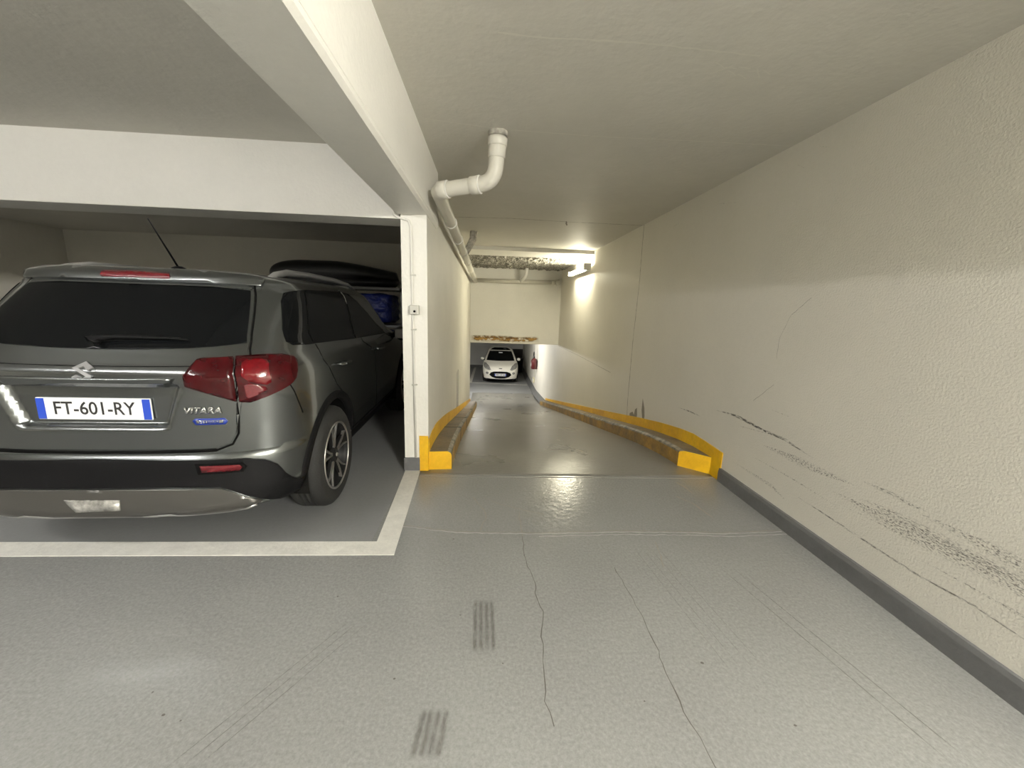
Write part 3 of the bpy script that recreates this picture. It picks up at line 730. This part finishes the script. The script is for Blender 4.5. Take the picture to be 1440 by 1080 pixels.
# dark wheel wells (liners) and underbody
for sx in (-1, 1):
    for yy in (YW, YW + 2.5):
        bm = bmesh.new(); n = 28; rows = []
        for xx in (.60, .875):
            rows.append([bm.verts.new((sx * xx, yy + .403 * math.cos(a), ZW + .01 + .403 * math.sin(a))) for a in frange(-.25, PI + .25, n)])
        for k in range(n): bm.faces.new((rows[0][k], rows[0][k + 1], rows[1][k + 1], rows[1][k]))
        bm.faces.new(rows[0]); bmobj('wheel_liner', bm, M['gap'], suv, recalc=False)
        # arch trim
        bm = bmesh.new(); n = 32; rows = []
        for a in frange(-.12, PI + .12, n):
            row = []
            for r, dx in ((.400, -.03), (.400, .008), (.450, .008), (.458, -.006)):
                y = yy + r * math.cos(a); z = max(.262, ZW + .01 + r * math.sin(a))
                # follow the body plan: x of the surface at that y,z
                yR, DR, W, yF, DF = lerp(SUV['yR'], z), lerp(SUV['DR'], z), lerp(SUV['W'], z), lerp(SUV['yF'], z), lerp(SUV['DF'], z)
                if y < yR + DR:
                    u = max(0, min(1, 1 - (y - yR) / DR)); x = W * (1 - u ** 3.2) ** (1 / 3.2)
                elif y > yF - DF:
                    u = max(0, min(1, 1 - (yF - y) / DF)); x = W * (1 - u ** 2.8) ** (1 / 2.8)
                else: x = W
                row.append(bm.verts.new((sx * (x + dx), y, z)))
            rows.append(row)
        for A_, B_ in zip(rows, rows[1:]):
            for k in range(3): bm.faces.new((A_[k], A_[k + 1], B_[k + 1], B_[k])).smooth = True
        bmobj('arch_trim', bm, M['black'], suv)
        wheel(suv, sx * .905, yy, RW, .232, .215, sx, RW, 5)
bm = bmesh.new(); bx(bm, (-.60, .35, .20), (.60, 3.9, .30), .02); bmobj('underbody', bm, M['gap'], suv)
bm = bmesh.new(); tube(bm, [(.50, .75, .24), (.50, .40, .22)], .028, 16); bmobj('exhaust_pipe', bm, M['black'], suv)
# rear bumper cladding (black), skid plate, lamps
CT = [(0, .590), (0.234, 0.580), (0.452, 0.572), (0.521, 0.555), (0.575, 0.515), (0.62, .455), (0.675, 0.408), (0.74, 0.385), (.80, .375)]
CB = [(.80, .275), (0.65, .30), (0.548, 0.335), (0.477, 0.372), (0.424, 0.41), (0.384, 0.435), (0.236, 0.446), (0, .446)]
patch('bumper_cladding', SUV, CT + CB[:-1] + [(0, .446)] + mirror(CT[1:] + CB[:-1]), M['black'], suv, off=.012, base=-.01)
SK = [(0, .440), (0.236, 0.440), (0.384, 0.428), (0.424, 0.403), (0.477, 0.364), (0.540, 0.332), (.50, .318), (0.42, 0.292), (0.243, 0.315), (.165, .312), (.10, .288), (0, .286)]
sk = patch('skid_plate', SUV, SK + mirror(SK[1:-1]), M['skid'], suv, off=.016, base=-.01)
FGP = [(-.098, .392), (.085, .390), (.088, .338), (-.060, .332)]
patch('fog_lamp', SUV, FGP, M['clear'], sk, off=.022, base=.01, bulge=.006)
seam('lower_lip', SUV, [(-.52, .318), (-.42, .290), (-.243, .313), (-.165, .310), (-.10, .287), (.10, .287), (.165, .310), (.243, .313), (.42, .290), (.52, .318)], .010, M['railm'], sk, off=.020)
for sgn in (1, -1):
    R_ = [(0.323, 0.551), (0.438, 0.545), (0.448, 0.530), (.440, .515), (0.330, 0.517)]; R2 = [(.308, .562), (.446, .556), (.462, .532), (.452, .504), (.318, .506)]
    if sgn < 0: R_, R2 = mirror(R_), mirror(R2)
    h_ = patch('reflector_housing', SUV, R2, M['gap'], suv, off=.0135, base=0); patch('reflector', SUV, R_, M['redflat'], h_, off=.018, base=.005)
# bumper top ledge shine + hatch gap
seam('hatch_gap', SUV, [(-.36, .622), (0, .618), (.363, .622)], .016, M['gap'], suv, off=.002)
# tailgate
HG = [(0, .632), (.229, .632), (.363, .634), (.405, .655), (.424, .706), (.436, .868), (.440, .93), (.447, 1.09), (.492, 1.10), (.496, 1.174)]
HG2 = [(.482, 1.32), (.466, 1.455), (.448, 1.468)]
hp = HG + HG2 + [(0, 1.468)]
gate = patch('tailgate', SUV, hp + mirror(hp[1:-1]), M['paint'], suv, off=.006, base=-.002, ds=.009, dz=.009)
for sgn in (1, -1):
    L_ = [(.363, .622), (.412, .650), (.432, .706), (.442, .868)]; L2 = [(.500, 1.098), (.503, 1.174), (.489, 1.32), (.472, 1.463)]
    if sgn < 0: L_, L2 = mirror(L_), mirror(L2)
    seam('hatch_gap', SUV, L_, .010, M['gap'], suv, off=.003); seam('hatch_gap', SUV, L2, .010, M['gap'], suv, off=.003)
seam('crease', SUV, [(-.47, 1.058), (-.2, 1.052), (0, 1.05), (.2, 1.052), (.47, 1.058)], .003, M['gap'], gate, off=.0075)
G = [(0, 1.452), (.307, 1.452), (.455, 1.436), (.474, 1.283), (.488, 1.165), (.378, 1.147), (.30, 1.138), (.15, 1.130), (0, 1.127)]
rg = patch('rear_window', SUV, G + mirror(G[1:-1]), M['glass'], gate, off=.010, base=.002)
bm = bmesh.new()
def sp(s, z, o): return P(SUV, s, z) + Nrm(SUV, s, z) * o
tube(bm, [sp(.02, 1.145, .03), sp(-.02, 1.155, .034), sp(.06, 1.168, .034), sp(.28, 1.17, .03)], [.016, .016, .010, .005], 8); tube(bm, [sp(-.03, 1.175, .022), sp(.12, 1.182, .022), sp(.30, 1.168, .022)], .006, 6)
bmobj('rear_wiper', bm, M['black'], rg, True)
# roof spoiler with brake lamp
SPL = [(0, 1.530), (.30, 1.528), (.50, 1.522), (.56, 1.505), (.50, 1.462), (.30, 1.470), (0, 1.473)]
spo = patch('roof_spoiler', SUV, SPL + mirror(SPL[1:-1]), M['paint'], suv, off=.022, base=-.005)
patch('brake_lamp', SUV, [(-.148, 1.508), (0, 1.510), (.148, 1.506), (.152, 1.493), (.146, 1.483), (0, 1.485), (-.142, 1.483), (-.152, 1.494)], M['redflat'], spo, off=.026, base=.01)
# tail lamps
TL1 = [(.300, 1.012), (.335, 1.083), (.352, 1.090), (.443, 1.096), (.438, .880), (.300, .962)]
TL2 = [(.451, 1.098), (.55, 1.103), (.639, 1.098), (.71, 1.082), (.732, 1.062), (.728, 1.022), (.700, .985), (.655, .950), (.554, .903), (.480, .871), (.446, .878)]
IN = [(.470, 1.078), (.555, 1.076), (.566, 1.05), (.562, .952), (.466, .990)]; IN2 = [(.468, .980), (.556, .943), (.50, .905), (.470, .893)]
for sgn in (1, -1):
    f = (lambda q: q) if sgn > 0 else mirror
    a = patch('tail_lamp', SUV, f(TL1), M['redlens'], gate, off=.016, base=-.002, bulge=.004)
    b = patch('tail_lamp', SUV, f(TL2), M['redlens'], suv, off=.016, base=-.004, bulge=.008)
    patch('brake_light_lens', SUV, f(IN), M['redlens2'], b, off=.0255, base=.012, rnd=1)
    patch('indicator_lens', SUV, f(IN2), M['redflat'], b, off=.023, base=.012, rnd=1)
# plate, badges
bm = bmesh.new()
pw, ph = .26, .055; pc = Vector((0, P(SUV, 0, .835).y - .012, .838))
bx(bm, (-pw, -.006, -ph), (pw, .004, ph), .003); pl = bmobj('number_plate', bm, M['plate'], gate); pl.location = pc
for sx in (-1, 1):
    bm = bmesh.new(); bx(bm, (sx * (pw - .02) - .018, -.0075, -ph + .003), (sx * (pw - .02) + .018, -.0055, ph - .003)); bmobj('plate_band', bm, M['plateb'], pl)
bm = text_mesh('FT-601-RY', .092, .0012)
for v in bm.verts: v.co = Vector((v.co.x * .92, -.0072, v.co.y))
bmobj('plate_text', bm, M['ink'], pl)
GA = [(-.27, 1.000), (.27, 1.000), (.255, .975), (-.255, .975)]
patch('plate_garnish', SUV, GA, M['paint'], gate, off=.022, base=0)
# badge: angular S, two hooked strokes
def poly_on(name, polys, cx, cz, sc, m, parent, off=.010):
    bm = bmesh.new()
    for pts in polys:
        up, dn = [], []
        for (u, v) in pts:
            x, z = cx + u * sc, cz + v * sc; s = s_of_x(SUV, x, z); n = Nrm(SUV, s, z); p = P(SUV, s, z)
            up.append(bm.verts.new(p + n * (off + .004))); dn.append(bm.verts.new(p + n * off * .3))
        k = len(pts)
        bm.faces.new(up)
        for i in range(k): bm.faces.new((up[i], up[(i + 1) % k], dn[(i + 1) % k], dn[i]))
    bmesh.ops.triangulate(bm, faces=[f for f in bm.faces if len(f.verts) > 4])
    return bmobj(name, bm, m, parent)
poly_on('badge', [[(0, 1), (1, .42), (.6, .18), (0, .53), (-.37, .32), (1, -.33), (0, -1), (-1, -.42), (-.6, -.18), (0, -.53), (.37, -.32), (-1, .33)]], 0, 1.022, .046, M['railm'], gate)
wrap_text('name_badge', SUV, 'VITARA', .048, .505, .836, M['chrome'], gate, off=.009, sx=1.0, bold=.0015, italic=.25)
hb = patch('hybrid_badge', SUV, [(.306, .785), (.314, .797), (.398, .795), (.406, .778), (.398, .762), (.314, .763)], M['blue'], gate, off=.010, base=0)
patch('badge_strip', SUV, [(.316, .789), (.394, .787), (.392, .770), (.318, .771)], M['chrome'], hb, off=.0115, base=.008)
wrap_text('badge_text', SUV, 'HYBRID', .020, .528, .779, M['blue'], hb, off=.0125, thick=.0008, sx=1.25)
# side glass, doors, handles
for sgn in (1, -1):
    f = (lambda q: q) if sgn > 0 else mirror
    WR = [(.622, 1.436), (.700, 1.452), (.79, 1.459), (.90, 1.462), (1.52, 1.478), (1.66, 1.468), (1.75, 1.42), (1.84, 1.30), (1.93, 1.12), (1.90, 1.085), (1.818, 1.085), (1.431, 1.104), (1.072, 1.131), (.749, 1.146), (.685, 1.168), (.648, 1.235), (.608, 1.393)]
    sg_ = patch('side_window', SUV, f(WR), M['glass'], suv, off=.004, base=-.002)
    for ln, w_, mm in (([(.874, 1.456), (1.03, 1.148)], .008, M['gap']), ([(1.545, 1.474), (1.435, 1.105)], .022, M['gap'])):
        seam('window_pillar', SUV, f(ln), w_, mm, sg_, off=.007)
    seam('pillar_shine', SUV, f([(1.548, 1.468), (1.515, 1.38)]), .006, M['chrome'], sg_, off=.010)
    for ln in ([(1.05, 1.128), (1.06, 1.03), (1.075, .94), (1.10, .84), (1.13, .76)], [(1.50, 1.10), (1.45, 1.0), (1.43, .84), (1.44, .5), (1.46, .32)], [(1.88, 1.08), (1.86, .9), (1.84, .5), (1.80, .36)], [(.655, .951), (.68, .903), (.731, .768)]):
        seam('door_gap', SUV, f(ln), .006, M['gap'], suv, off=.0015)
    for s_a in (1.115, 1.46):
        a = P(SUV, s_a, .972) + Nrm(SUV, s_a, .972) * .03; b = P(SUV, s_a + .065, .962) + Nrm(SUV, s_a + .065, .962) * .03
        bm = bmesh.new(); a0 = a - Vector((.03, 0, 0)); b0 = b - Vector((.03, 0, 0)); tube(bm, [a0, a, a.lerp(b, .5) + Vector((.006, 0, 0)), b, b0], [.010, .012, .013, .012, .010], 10)
        if sgn < 0:
            for v in bm.verts: v.co.x *= -1
        bmobj('door_handle', bm, M['paint'], suv)
    patch('sill_cladding', SUV, f([(1.18, .40), (1.78, .40), (1.80, .28), (1.16, .28)]), M['black'], suv, off=.010, base=-.01)
    # mirrors
    bm = bmesh.new(); bmesh.ops.create_icosphere(bm, subdivisions=3, radius=1)
    for v in bm.verts: v.co = Vector((v.co.x * .115, v.co.y * .07, v.co.z * .085)) + Vector((sgn * 1.0, 2.72, 1.06))
    mr = bmobj('door_mirror', bm, M['paint'], suv, True)
    bm = bmesh.new(); bx(bm, (sgn * 1.0 - .085, 2.642, 1.005), (sgn * 1.0 + .085, 2.656, 1.115), .01); bmobj('mirror_glass', bm, M['steel'], mr)
    bm = bmesh.new(); tube(bm, [(sgn * .80, 2.74, 1.06), (sgn * .93, 2.72, 1.03)], .025, 10); bmobj('mirror_arm', bm, M['black'], mr)
    # roof rail
    bm = bmesh.new(); x_ = sgn * .60
    tube(bm, [(x_ * 1.0, .60, 1.515), (x_, .70, 1.548), (x_, .85, 1.572), (x_, 1.2, 1.582), (x_, 1.7, 1.578), (x_ * .98, 2.1, 1.560), (x_ * .96, 2.35, 1.52)], [.012, .020, .022, .020, .020, .018, .010], 12)
    for v in bm.verts: v.co.z = v.co.z
    bmobj('roof_rail', bm, M['railm'], suv, True)
# windscreen + headlamps (front, hidden from the photograph)
patch('windscreen', SUV, [(-2.62, 1.14), (-3.0, 1.14), (-3.0, 1.43), (-2.68, 1.43)], M['glass'], suv, off=.006, base=-.002)
patch('windscreen', SUV, [(2.62, 1.14), (3.0, 1.14), (3.0, 1.43), (2.68, 1.43)], M['glass'], suv, off=.006, base=-.002)
for f in ((lambda q: q), mirror):
    patch('headlamp', SUV, f([(2.35, .84), (2.75, .78), (2.72, .68), (2.38, .74)]), M['hl'], suv, off=.008)
# antenna
t = empty('antenna', (0, .75, 1.55)); t.parent = suv
bm = bmesh.new(); lathe(bm, [(.001, -.01), (.045, -.01), (.038, .02), (.018, .03), (.001, .032)], 20, 'z', closed=False); bmobj('antenna_base', bm, M['black'], t, True)
bm = bmesh.new(); tube(bm, [(0, 0, .02), (0, -.19, .275)], [.006, .003], 8); bmobj('mast', bm, M['black'], t)

# ---------------------------------------------------------------- small white hatchback far below
ka = empty('car', (.575, 17.55, ZL), -.02)
tag(ka, 'small white hatchback with black roof facing the viewer on the lower level', 'car')
kv = [0] + frange(.06, 1, 16) + frange(1.1, 2, 10) + frange(2.2, 3, 5)
kz = sorted(set([.16, .19, .22, .28, .34, .40, .47, .55, .62, .66, .70, .74, .78, .82, .86, .89, .92, .95, 1.0, 1.1, 1.2, 1.3, 1.36, 1.38, 1.41, 1.44, 1.455, 1.47, 1.478, 1.485]))
kb = body(KA, kv, kz, 'body', M['wcar'], None)
cut(kb, [cyl_cutter(sx * .58, sx * 1.2, yy, .30, .335) for sx in (-1, 1) for yy in (.72, 3.0)])
for p in kb.data.polygons: p.use_smooth = True
try: kb.data.set_sharp_from_angle(angle=math.radians(40))
except Exception: pass
if not kb.data.materials: kb.data.materials.append(M['wcar'])
kb.parent = ka
def kp(name, pts, m, par=None, **k):
    """patch given in half-plan (x, z) -> (s, z), mirrored about the centre if it starts on it"""
    q = [(s_of_x(KA, x, z), z) for x, z in pts]
    return patch(name, KA, q, m, par or ka, ds=.06, dz=.05, **k)
ws = kp('windscreen', [(-.66, .965), (0, .955), (.66, .965), (.60, 1.16), (.52, 1.345), (0, 1.36), (-.52, 1.345), (-.60, 1.16)], M['glass'], off=.004)
bm = bmesh.new(); bx(bm, (-.09, 1.22, 1.275), (.09, 1.235, 1.315)); bmobj('windscreen_sticker', bm, M['plate'], ws)
kp('roof_panel', [(-.50, 1.385), (0, 1.40), (.50, 1.385), (.42, 1.44), (.30, 1.468), (0, 1.472), (-.30, 1.468), (-.42, 1.44)], M['gap'], off=.006)
kp('grille', [(-.50, .40), (-.44, .50), (-.30, .555), (0, .565), (.30, .555), (.44, .50), (.50, .40), (.38, .30), (.20, .25), (0, .24), (-.20, .25), (-.38, .30)], M['black'], off=.008)
bm = bmesh.new(); bx(bm, (-.26, -.035, -.055), (.26, -.018, .055), .003); kpl = bmobj('number_plate', bm, M['plate'], ka); kpl.location = (0, 0, .415)
for sx in (-1, 1):
    bm = bmesh.new(); bx(bm, (sx * .24 - .018, -.0365, -.052), (sx * .24 + .018, -.0345, .052)); bmobj('plate_band', bm, M['plateb'], kpl)
bm = bmesh.new()
for x0_, w_ in ((-.17, .05), (-.11, .05), (-.03, .035), (.015, .035), (.06, .035), (.125, .045), (.18, .04)):
    bx(bm, (x0_ - w_ / 2 + .01, -.037, -.03), (x0_ + w_ / 2 - .003, -.0345, .03))
bmobj('plate_text', bm, M['ink'], kpl)
for sg in (1, -1):
    H = [(.43, .63), (.50, .60), (.68, .65), (.765, .74), (.77, .87), (.67, .87), (.52, .77)]
    if sg < 0: H = [(-x, z) for x, z in H][::-1]
    kp('headlamp', H, M['hl'], off=.010, bulge=.01)
    Fg = [(.60 + .065 * math.cos(a), .475 + .055 * math.sin(a)) for a in [k * PI / 5 for k in range(10)]]
    if sg < 0: Fg = [(-x, z) for x, z in Fg][::-1]
    kp('fog_lamp', Fg, M['hl'], off=.008)
    Sd = [(1.05, .97), (1.75, .99), (1.72, 1.32), (1.20, 1.34)]
    patch('side_window', KA, Sd if sg > 0 else mirror(Sd), M['glass'], ka, off=.004, ds=.1, dz=.05)
    bm = bmesh.new(); bmesh.ops.create_icosphere(bm, subdivisions=2, radius=1)
    for v in bm.verts: v.co = Vector((v.co.x * .085, v.co.y * .06, v.co.z * .07)) + Vector((sg * .865, .98, 1.02))
    m_ = bmobj('door_mirror', bm, M['wcar'], ka, True)
    bm = bmesh.new(); tube(bm, [(sg * .74, 1.0, .97), (sg * .87, .99, .98)], .03, 8); bmobj('mirror_arm', bm, M['black'], m_)
    for yy in (.72, 3.0):
        wheel(ka, sg * .815, yy, .295, .19, .17, sg, .295, 5)
        bm = bmesh.new(); rows = []
        for xx in (.585, .80): rows.append([bm.verts.new((sg * xx, yy + .333 * math.cos(a), .30 + .333 * math.sin(a))) for a in frange(-.3, PI + .3, 20)])
        for k in range(20): bm.faces.new((rows[0][k], rows[0][k + 1], rows[1][k + 1], rows[1][k]))
        bm.faces.new(rows[0]); bmobj('wheel_liner', bm, M['gap'], ka, recalc=False)
patch('lower_valance', KA, [(-.55, .215), (0, .21), (.55, .215), (.55, .165), (0, .165), (-.55, .165)], M['black'], ka, off=.008, ds=.06)
kp('badge', [(-.08, .70), (.08, .70), (.06, .67), (-.06, .67)], M['ink'], off=.006)
bm = bmesh.new(); bx(bm, (-.55, .3, .13), (.55, 3.3, .25), .02); bmobj('underbody', bm, M['gap'], ka)

# ---------------------------------------------------------------- lower level details
t = empty('fire_extinguisher', (1.87, 15.65, -1.03)); tag(t, 'red fire extinguisher hanging on the right wall of the lower level', 'fire extinguisher')
bm = bmesh.new(); lathe(bm, [(.001, 0), (.11, 0), (.125, .03), (.125, .34), (.10, .40), (.04, .44), (.001, .45)], 20, 'z', closed=False); bmobj('cylinder', bm, M['extred'], t, True)
bm = bmesh.new(); bx(bm, (-.025, -.03, .44), (.025, .03, .50), .005); bx(bm, (-.01, -.09, .49), (.01, .05, .51)); bmobj('valve', bm, M['black'], t)
bm = bmesh.new(); tube(bm, [(0, -.04, .47), (-.02, -.10, .60), (-.02, -.06, .68), (-.02, .02, .70), (-.02, .09, .66), (-.03, .12, .50), (-.05, .13, .2)], .014, 8); bmobj('hose', bm, M['black'], t)
bm = bmesh.new(); bx(bm, (.02, -.03, .1), (.132, .03, .35)); bmobj('bracket', bm, M['black'], t)
bm = bmesh.new(); bx(bm, (-.128, -.05, .12), (-.120, .06, .26)); bmobj('paper_label', bm, M['plate'], t)
t = empty('cable_conduit', (1.99, 16.3, -1.5)); tag(t, 'thin vertical conduit on the lower right wall beneath the lintel', 'conduit')
bm = bmesh.new(); tube(bm, [(0, 0, 0), (0, 0, 1.85)], .012, 8); bmobj('conduit_tube', bm, M['wall'], t)
t = empty('junction_box', (1.97, 16.4, -1.62)); tag(t, 'small cream junction box low on the wall under the fire extinguisher', 'electrical box')
bm = bmesh.new(); bx(bm, (-.04, -.13, -.10), (.03, .13, .10), .01); bmobj('box_body', bm, M['cream'], t)
bm = bmesh.new(); bx(bm, (-.05, -.07, -.05), (-.038, .07, .05), .004); bmobj('box_lid', bm, M['plate'], t)
t = empty('bin', (1.72, 21.0, ZL)); tag(t, 'narrow black bin against the right wall behind the white hatchback', 'bin')
bm = bmesh.new(); prism(bm, [(-.13, 0), (.13, 0), (.16, .72), (-.16, .72)], -.2, .2); bmobj('bin_body', bm, M['black'], t)
bm = bmesh.new(); bx(bm, (-.18, -.22, .72), (.18, .22, .76), .01); bmobj('lid', bm, M['dark'], t)

# ---------------------------------------------------------------- bay storage
t = empty('storage_shelf', (-2.55, 6.95, 0)); tag(t, 'grey steel storage shelf at the back of the bay behind the SUV', 'shelf')
for x_ in (-1.1, 1.05):
    for y_ in (.0, .35):
        bm = bmesh.new(); bx(bm, (x_ - .02, y_ - .02, 0), (x_ + .02, y_ + .02, 1.62)); bmobj('post', bm, M['steel'], t)
for z_ in (.45, 1.0, 1.60):
    bm = bmesh.new(); bx(bm, (-1.13, -.38, z_), (1.10, .38, z_ + .045), .004); bmobj('shelf_board', bm, M['steel'], t)
t = empty('roof_box', (-2.55, 6.9, 1.648)); tag(t, 'long black car roof box lying on top of the shelf behind the SUV', 'roof box')
def shell(z0, h, L, D, name, m, flat):
    bm = bmesh.new(); nx, ny = 40, 14; g = []
    for i in range(nx + 1):
        u = -1 + 2 * i / nx; r = []
        for j in range(ny + 1):
            a = PI * j / ny; v = math.cos(a)
            # profile along the length: blunt at the left end, long taper to the right
            w = (1 - abs(u) ** 6) ** .5 if u < 0 else max(0, 1 - u ** 2.6) ** .6
            hh = h * (1 - max(0, -u) ** 5) ** .5 * (1 - .55 * max(0, u) ** 1.4) * (.999 if abs(u) < 1 else 0)
            r.append(bm.verts.new((u * L, v * D * max(w, .02), z0 + (abs(math.sin(a)) ** flat) * hh)))
        g.append(r)
    for i in range(nx):
        for j in range(ny): bm.faces.new((g[i][j], g[i + 1][j], g[i + 1][j + 1], g[i][j + 1])).smooth = True
    for i in range(nx): bm.faces.new((g[i][0], g[i][ny], g[i + 1][ny], g[i + 1][0]))
    bmobj(name, bm, m, t)
bm = bmesh.new(); n = 40; low = []; top_ = []
for k in range(n):
    a = 2 * PI * k / n; c_, s_ = math.cos(a), math.sin(a); r = (abs(c_) ** 4 + abs(s_) ** 4) ** -.25
    low.append(bm.verts.new((c_ * r * .93, s_ * r * .33, 0))); top_.append(bm.verts.new((c_ * r * 1.02, s_ * r * .37, .11)))
for k in range(n): bm.faces.new((low[k], low[(k + 1) % n], top_[(k + 1) % n], top_[k])).smooth = True
bm.faces.new(low[::-1]); bm.faces.new(top_); bmobj('base_shell', bm, M['boxblack'], t)
shell(.11, .29, 1.03, .38, 'lid', M['boxblack'], .35)
bm = bmesh.new(); bx(bm, (-.72, -.381, .12), (-.58, -.376, .15)); bmobj('side_mark', bm, M['housing'], t)
t0 = t
def lump(name, loc, dim, m, label, cat, seed):
    random.seed(seed); bm = bmesh.new(); bmesh.ops.create_icosphere(bm, subdivisions=4, radius=1)
    for v in bm.verts:
        c = v.co.copy(); q = max(abs(c.x), abs(c.y), abs(c.z)); c = c.lerp(c / q, .7)
        c *= 1 + .05 * math.sin(7 * c.x + seed) * math.cos(9 * c.z) + .04 * math.sin(13 * c.z + 5 * c.y)
        v.co = Vector((c.x * dim[0], c.y * dim[1], (c.z + 1.05) * dim[2]))
    o = bmobj(name, bm, m, None, True); o.location = loc; tag(o, label, cat); return o
lump('tarp_bundle', (-1.92, 6.86, 1.045), (.36, .34, .245), M['tarp'], 'crumpled bright blue plastic bundle under the roof box', 'bundle', 3)
lump('bag', (-3.0, 6.9, 1.045), (.40, .30, .20), M['dark'], 'dark bag on the shelf hidden behind the SUV', 'bag', 5)
lump('tarp_bundle', (-1.85, 6.86, .495), (.34, .34, .22), M['tarp'], 'lower blue plastic bundle on the middle shelf', 'bundle', 8)

# ---------------------------------------------------------------- camera (calibrated)
cam = bpy.data.cameras.new('camera'); co = bpy.data.objects.new('camera', cam); C.objects.link(co)
cam.sensor_fit = 'HORIZONTAL'; cam.sensor_width = 36; cam.lens = 36 * 550 / 1440; cam.clip_start = .05; cam.clip_end = 100
f_ = 550.
d1 = Vector((688 - 720, 431 - 540, f_)).normalized(); v = Vector((621 - 720, 3436 - 540, f_)); v = (v - d1 * v.dot(d1)).normalized(); xx = v.cross(d1)
R = Matrix((xx, d1, -v))            # world = R @ cam(x right, y down, z forward)
right = R @ Vector((1, 0, 0)); up = R @ Vector((0, -1, 0)); back = R @ Vector((0, 0, -1))
co.matrix_world = Matrix((( right.x, up.x, back.x, 0), (right.y, up.y, back.y, 0), (right.z, up.z, back.z, 1.40), (0, 0, 0, 1)))
S.camera = co
w = bpy.data.worlds.new('world'); w.use_nodes = True; w.node_tree.nodes['Background'].inputs[0].default_value = (.02, .02, .02, 1); S.world = w
S.view_settings.view_transform = 'Standard'; S.view_settings.look = 'None'; S.view_settings.gamma = 1; S.view_settings.exposure = 0
S.view_settings.use_curve_mapping = False
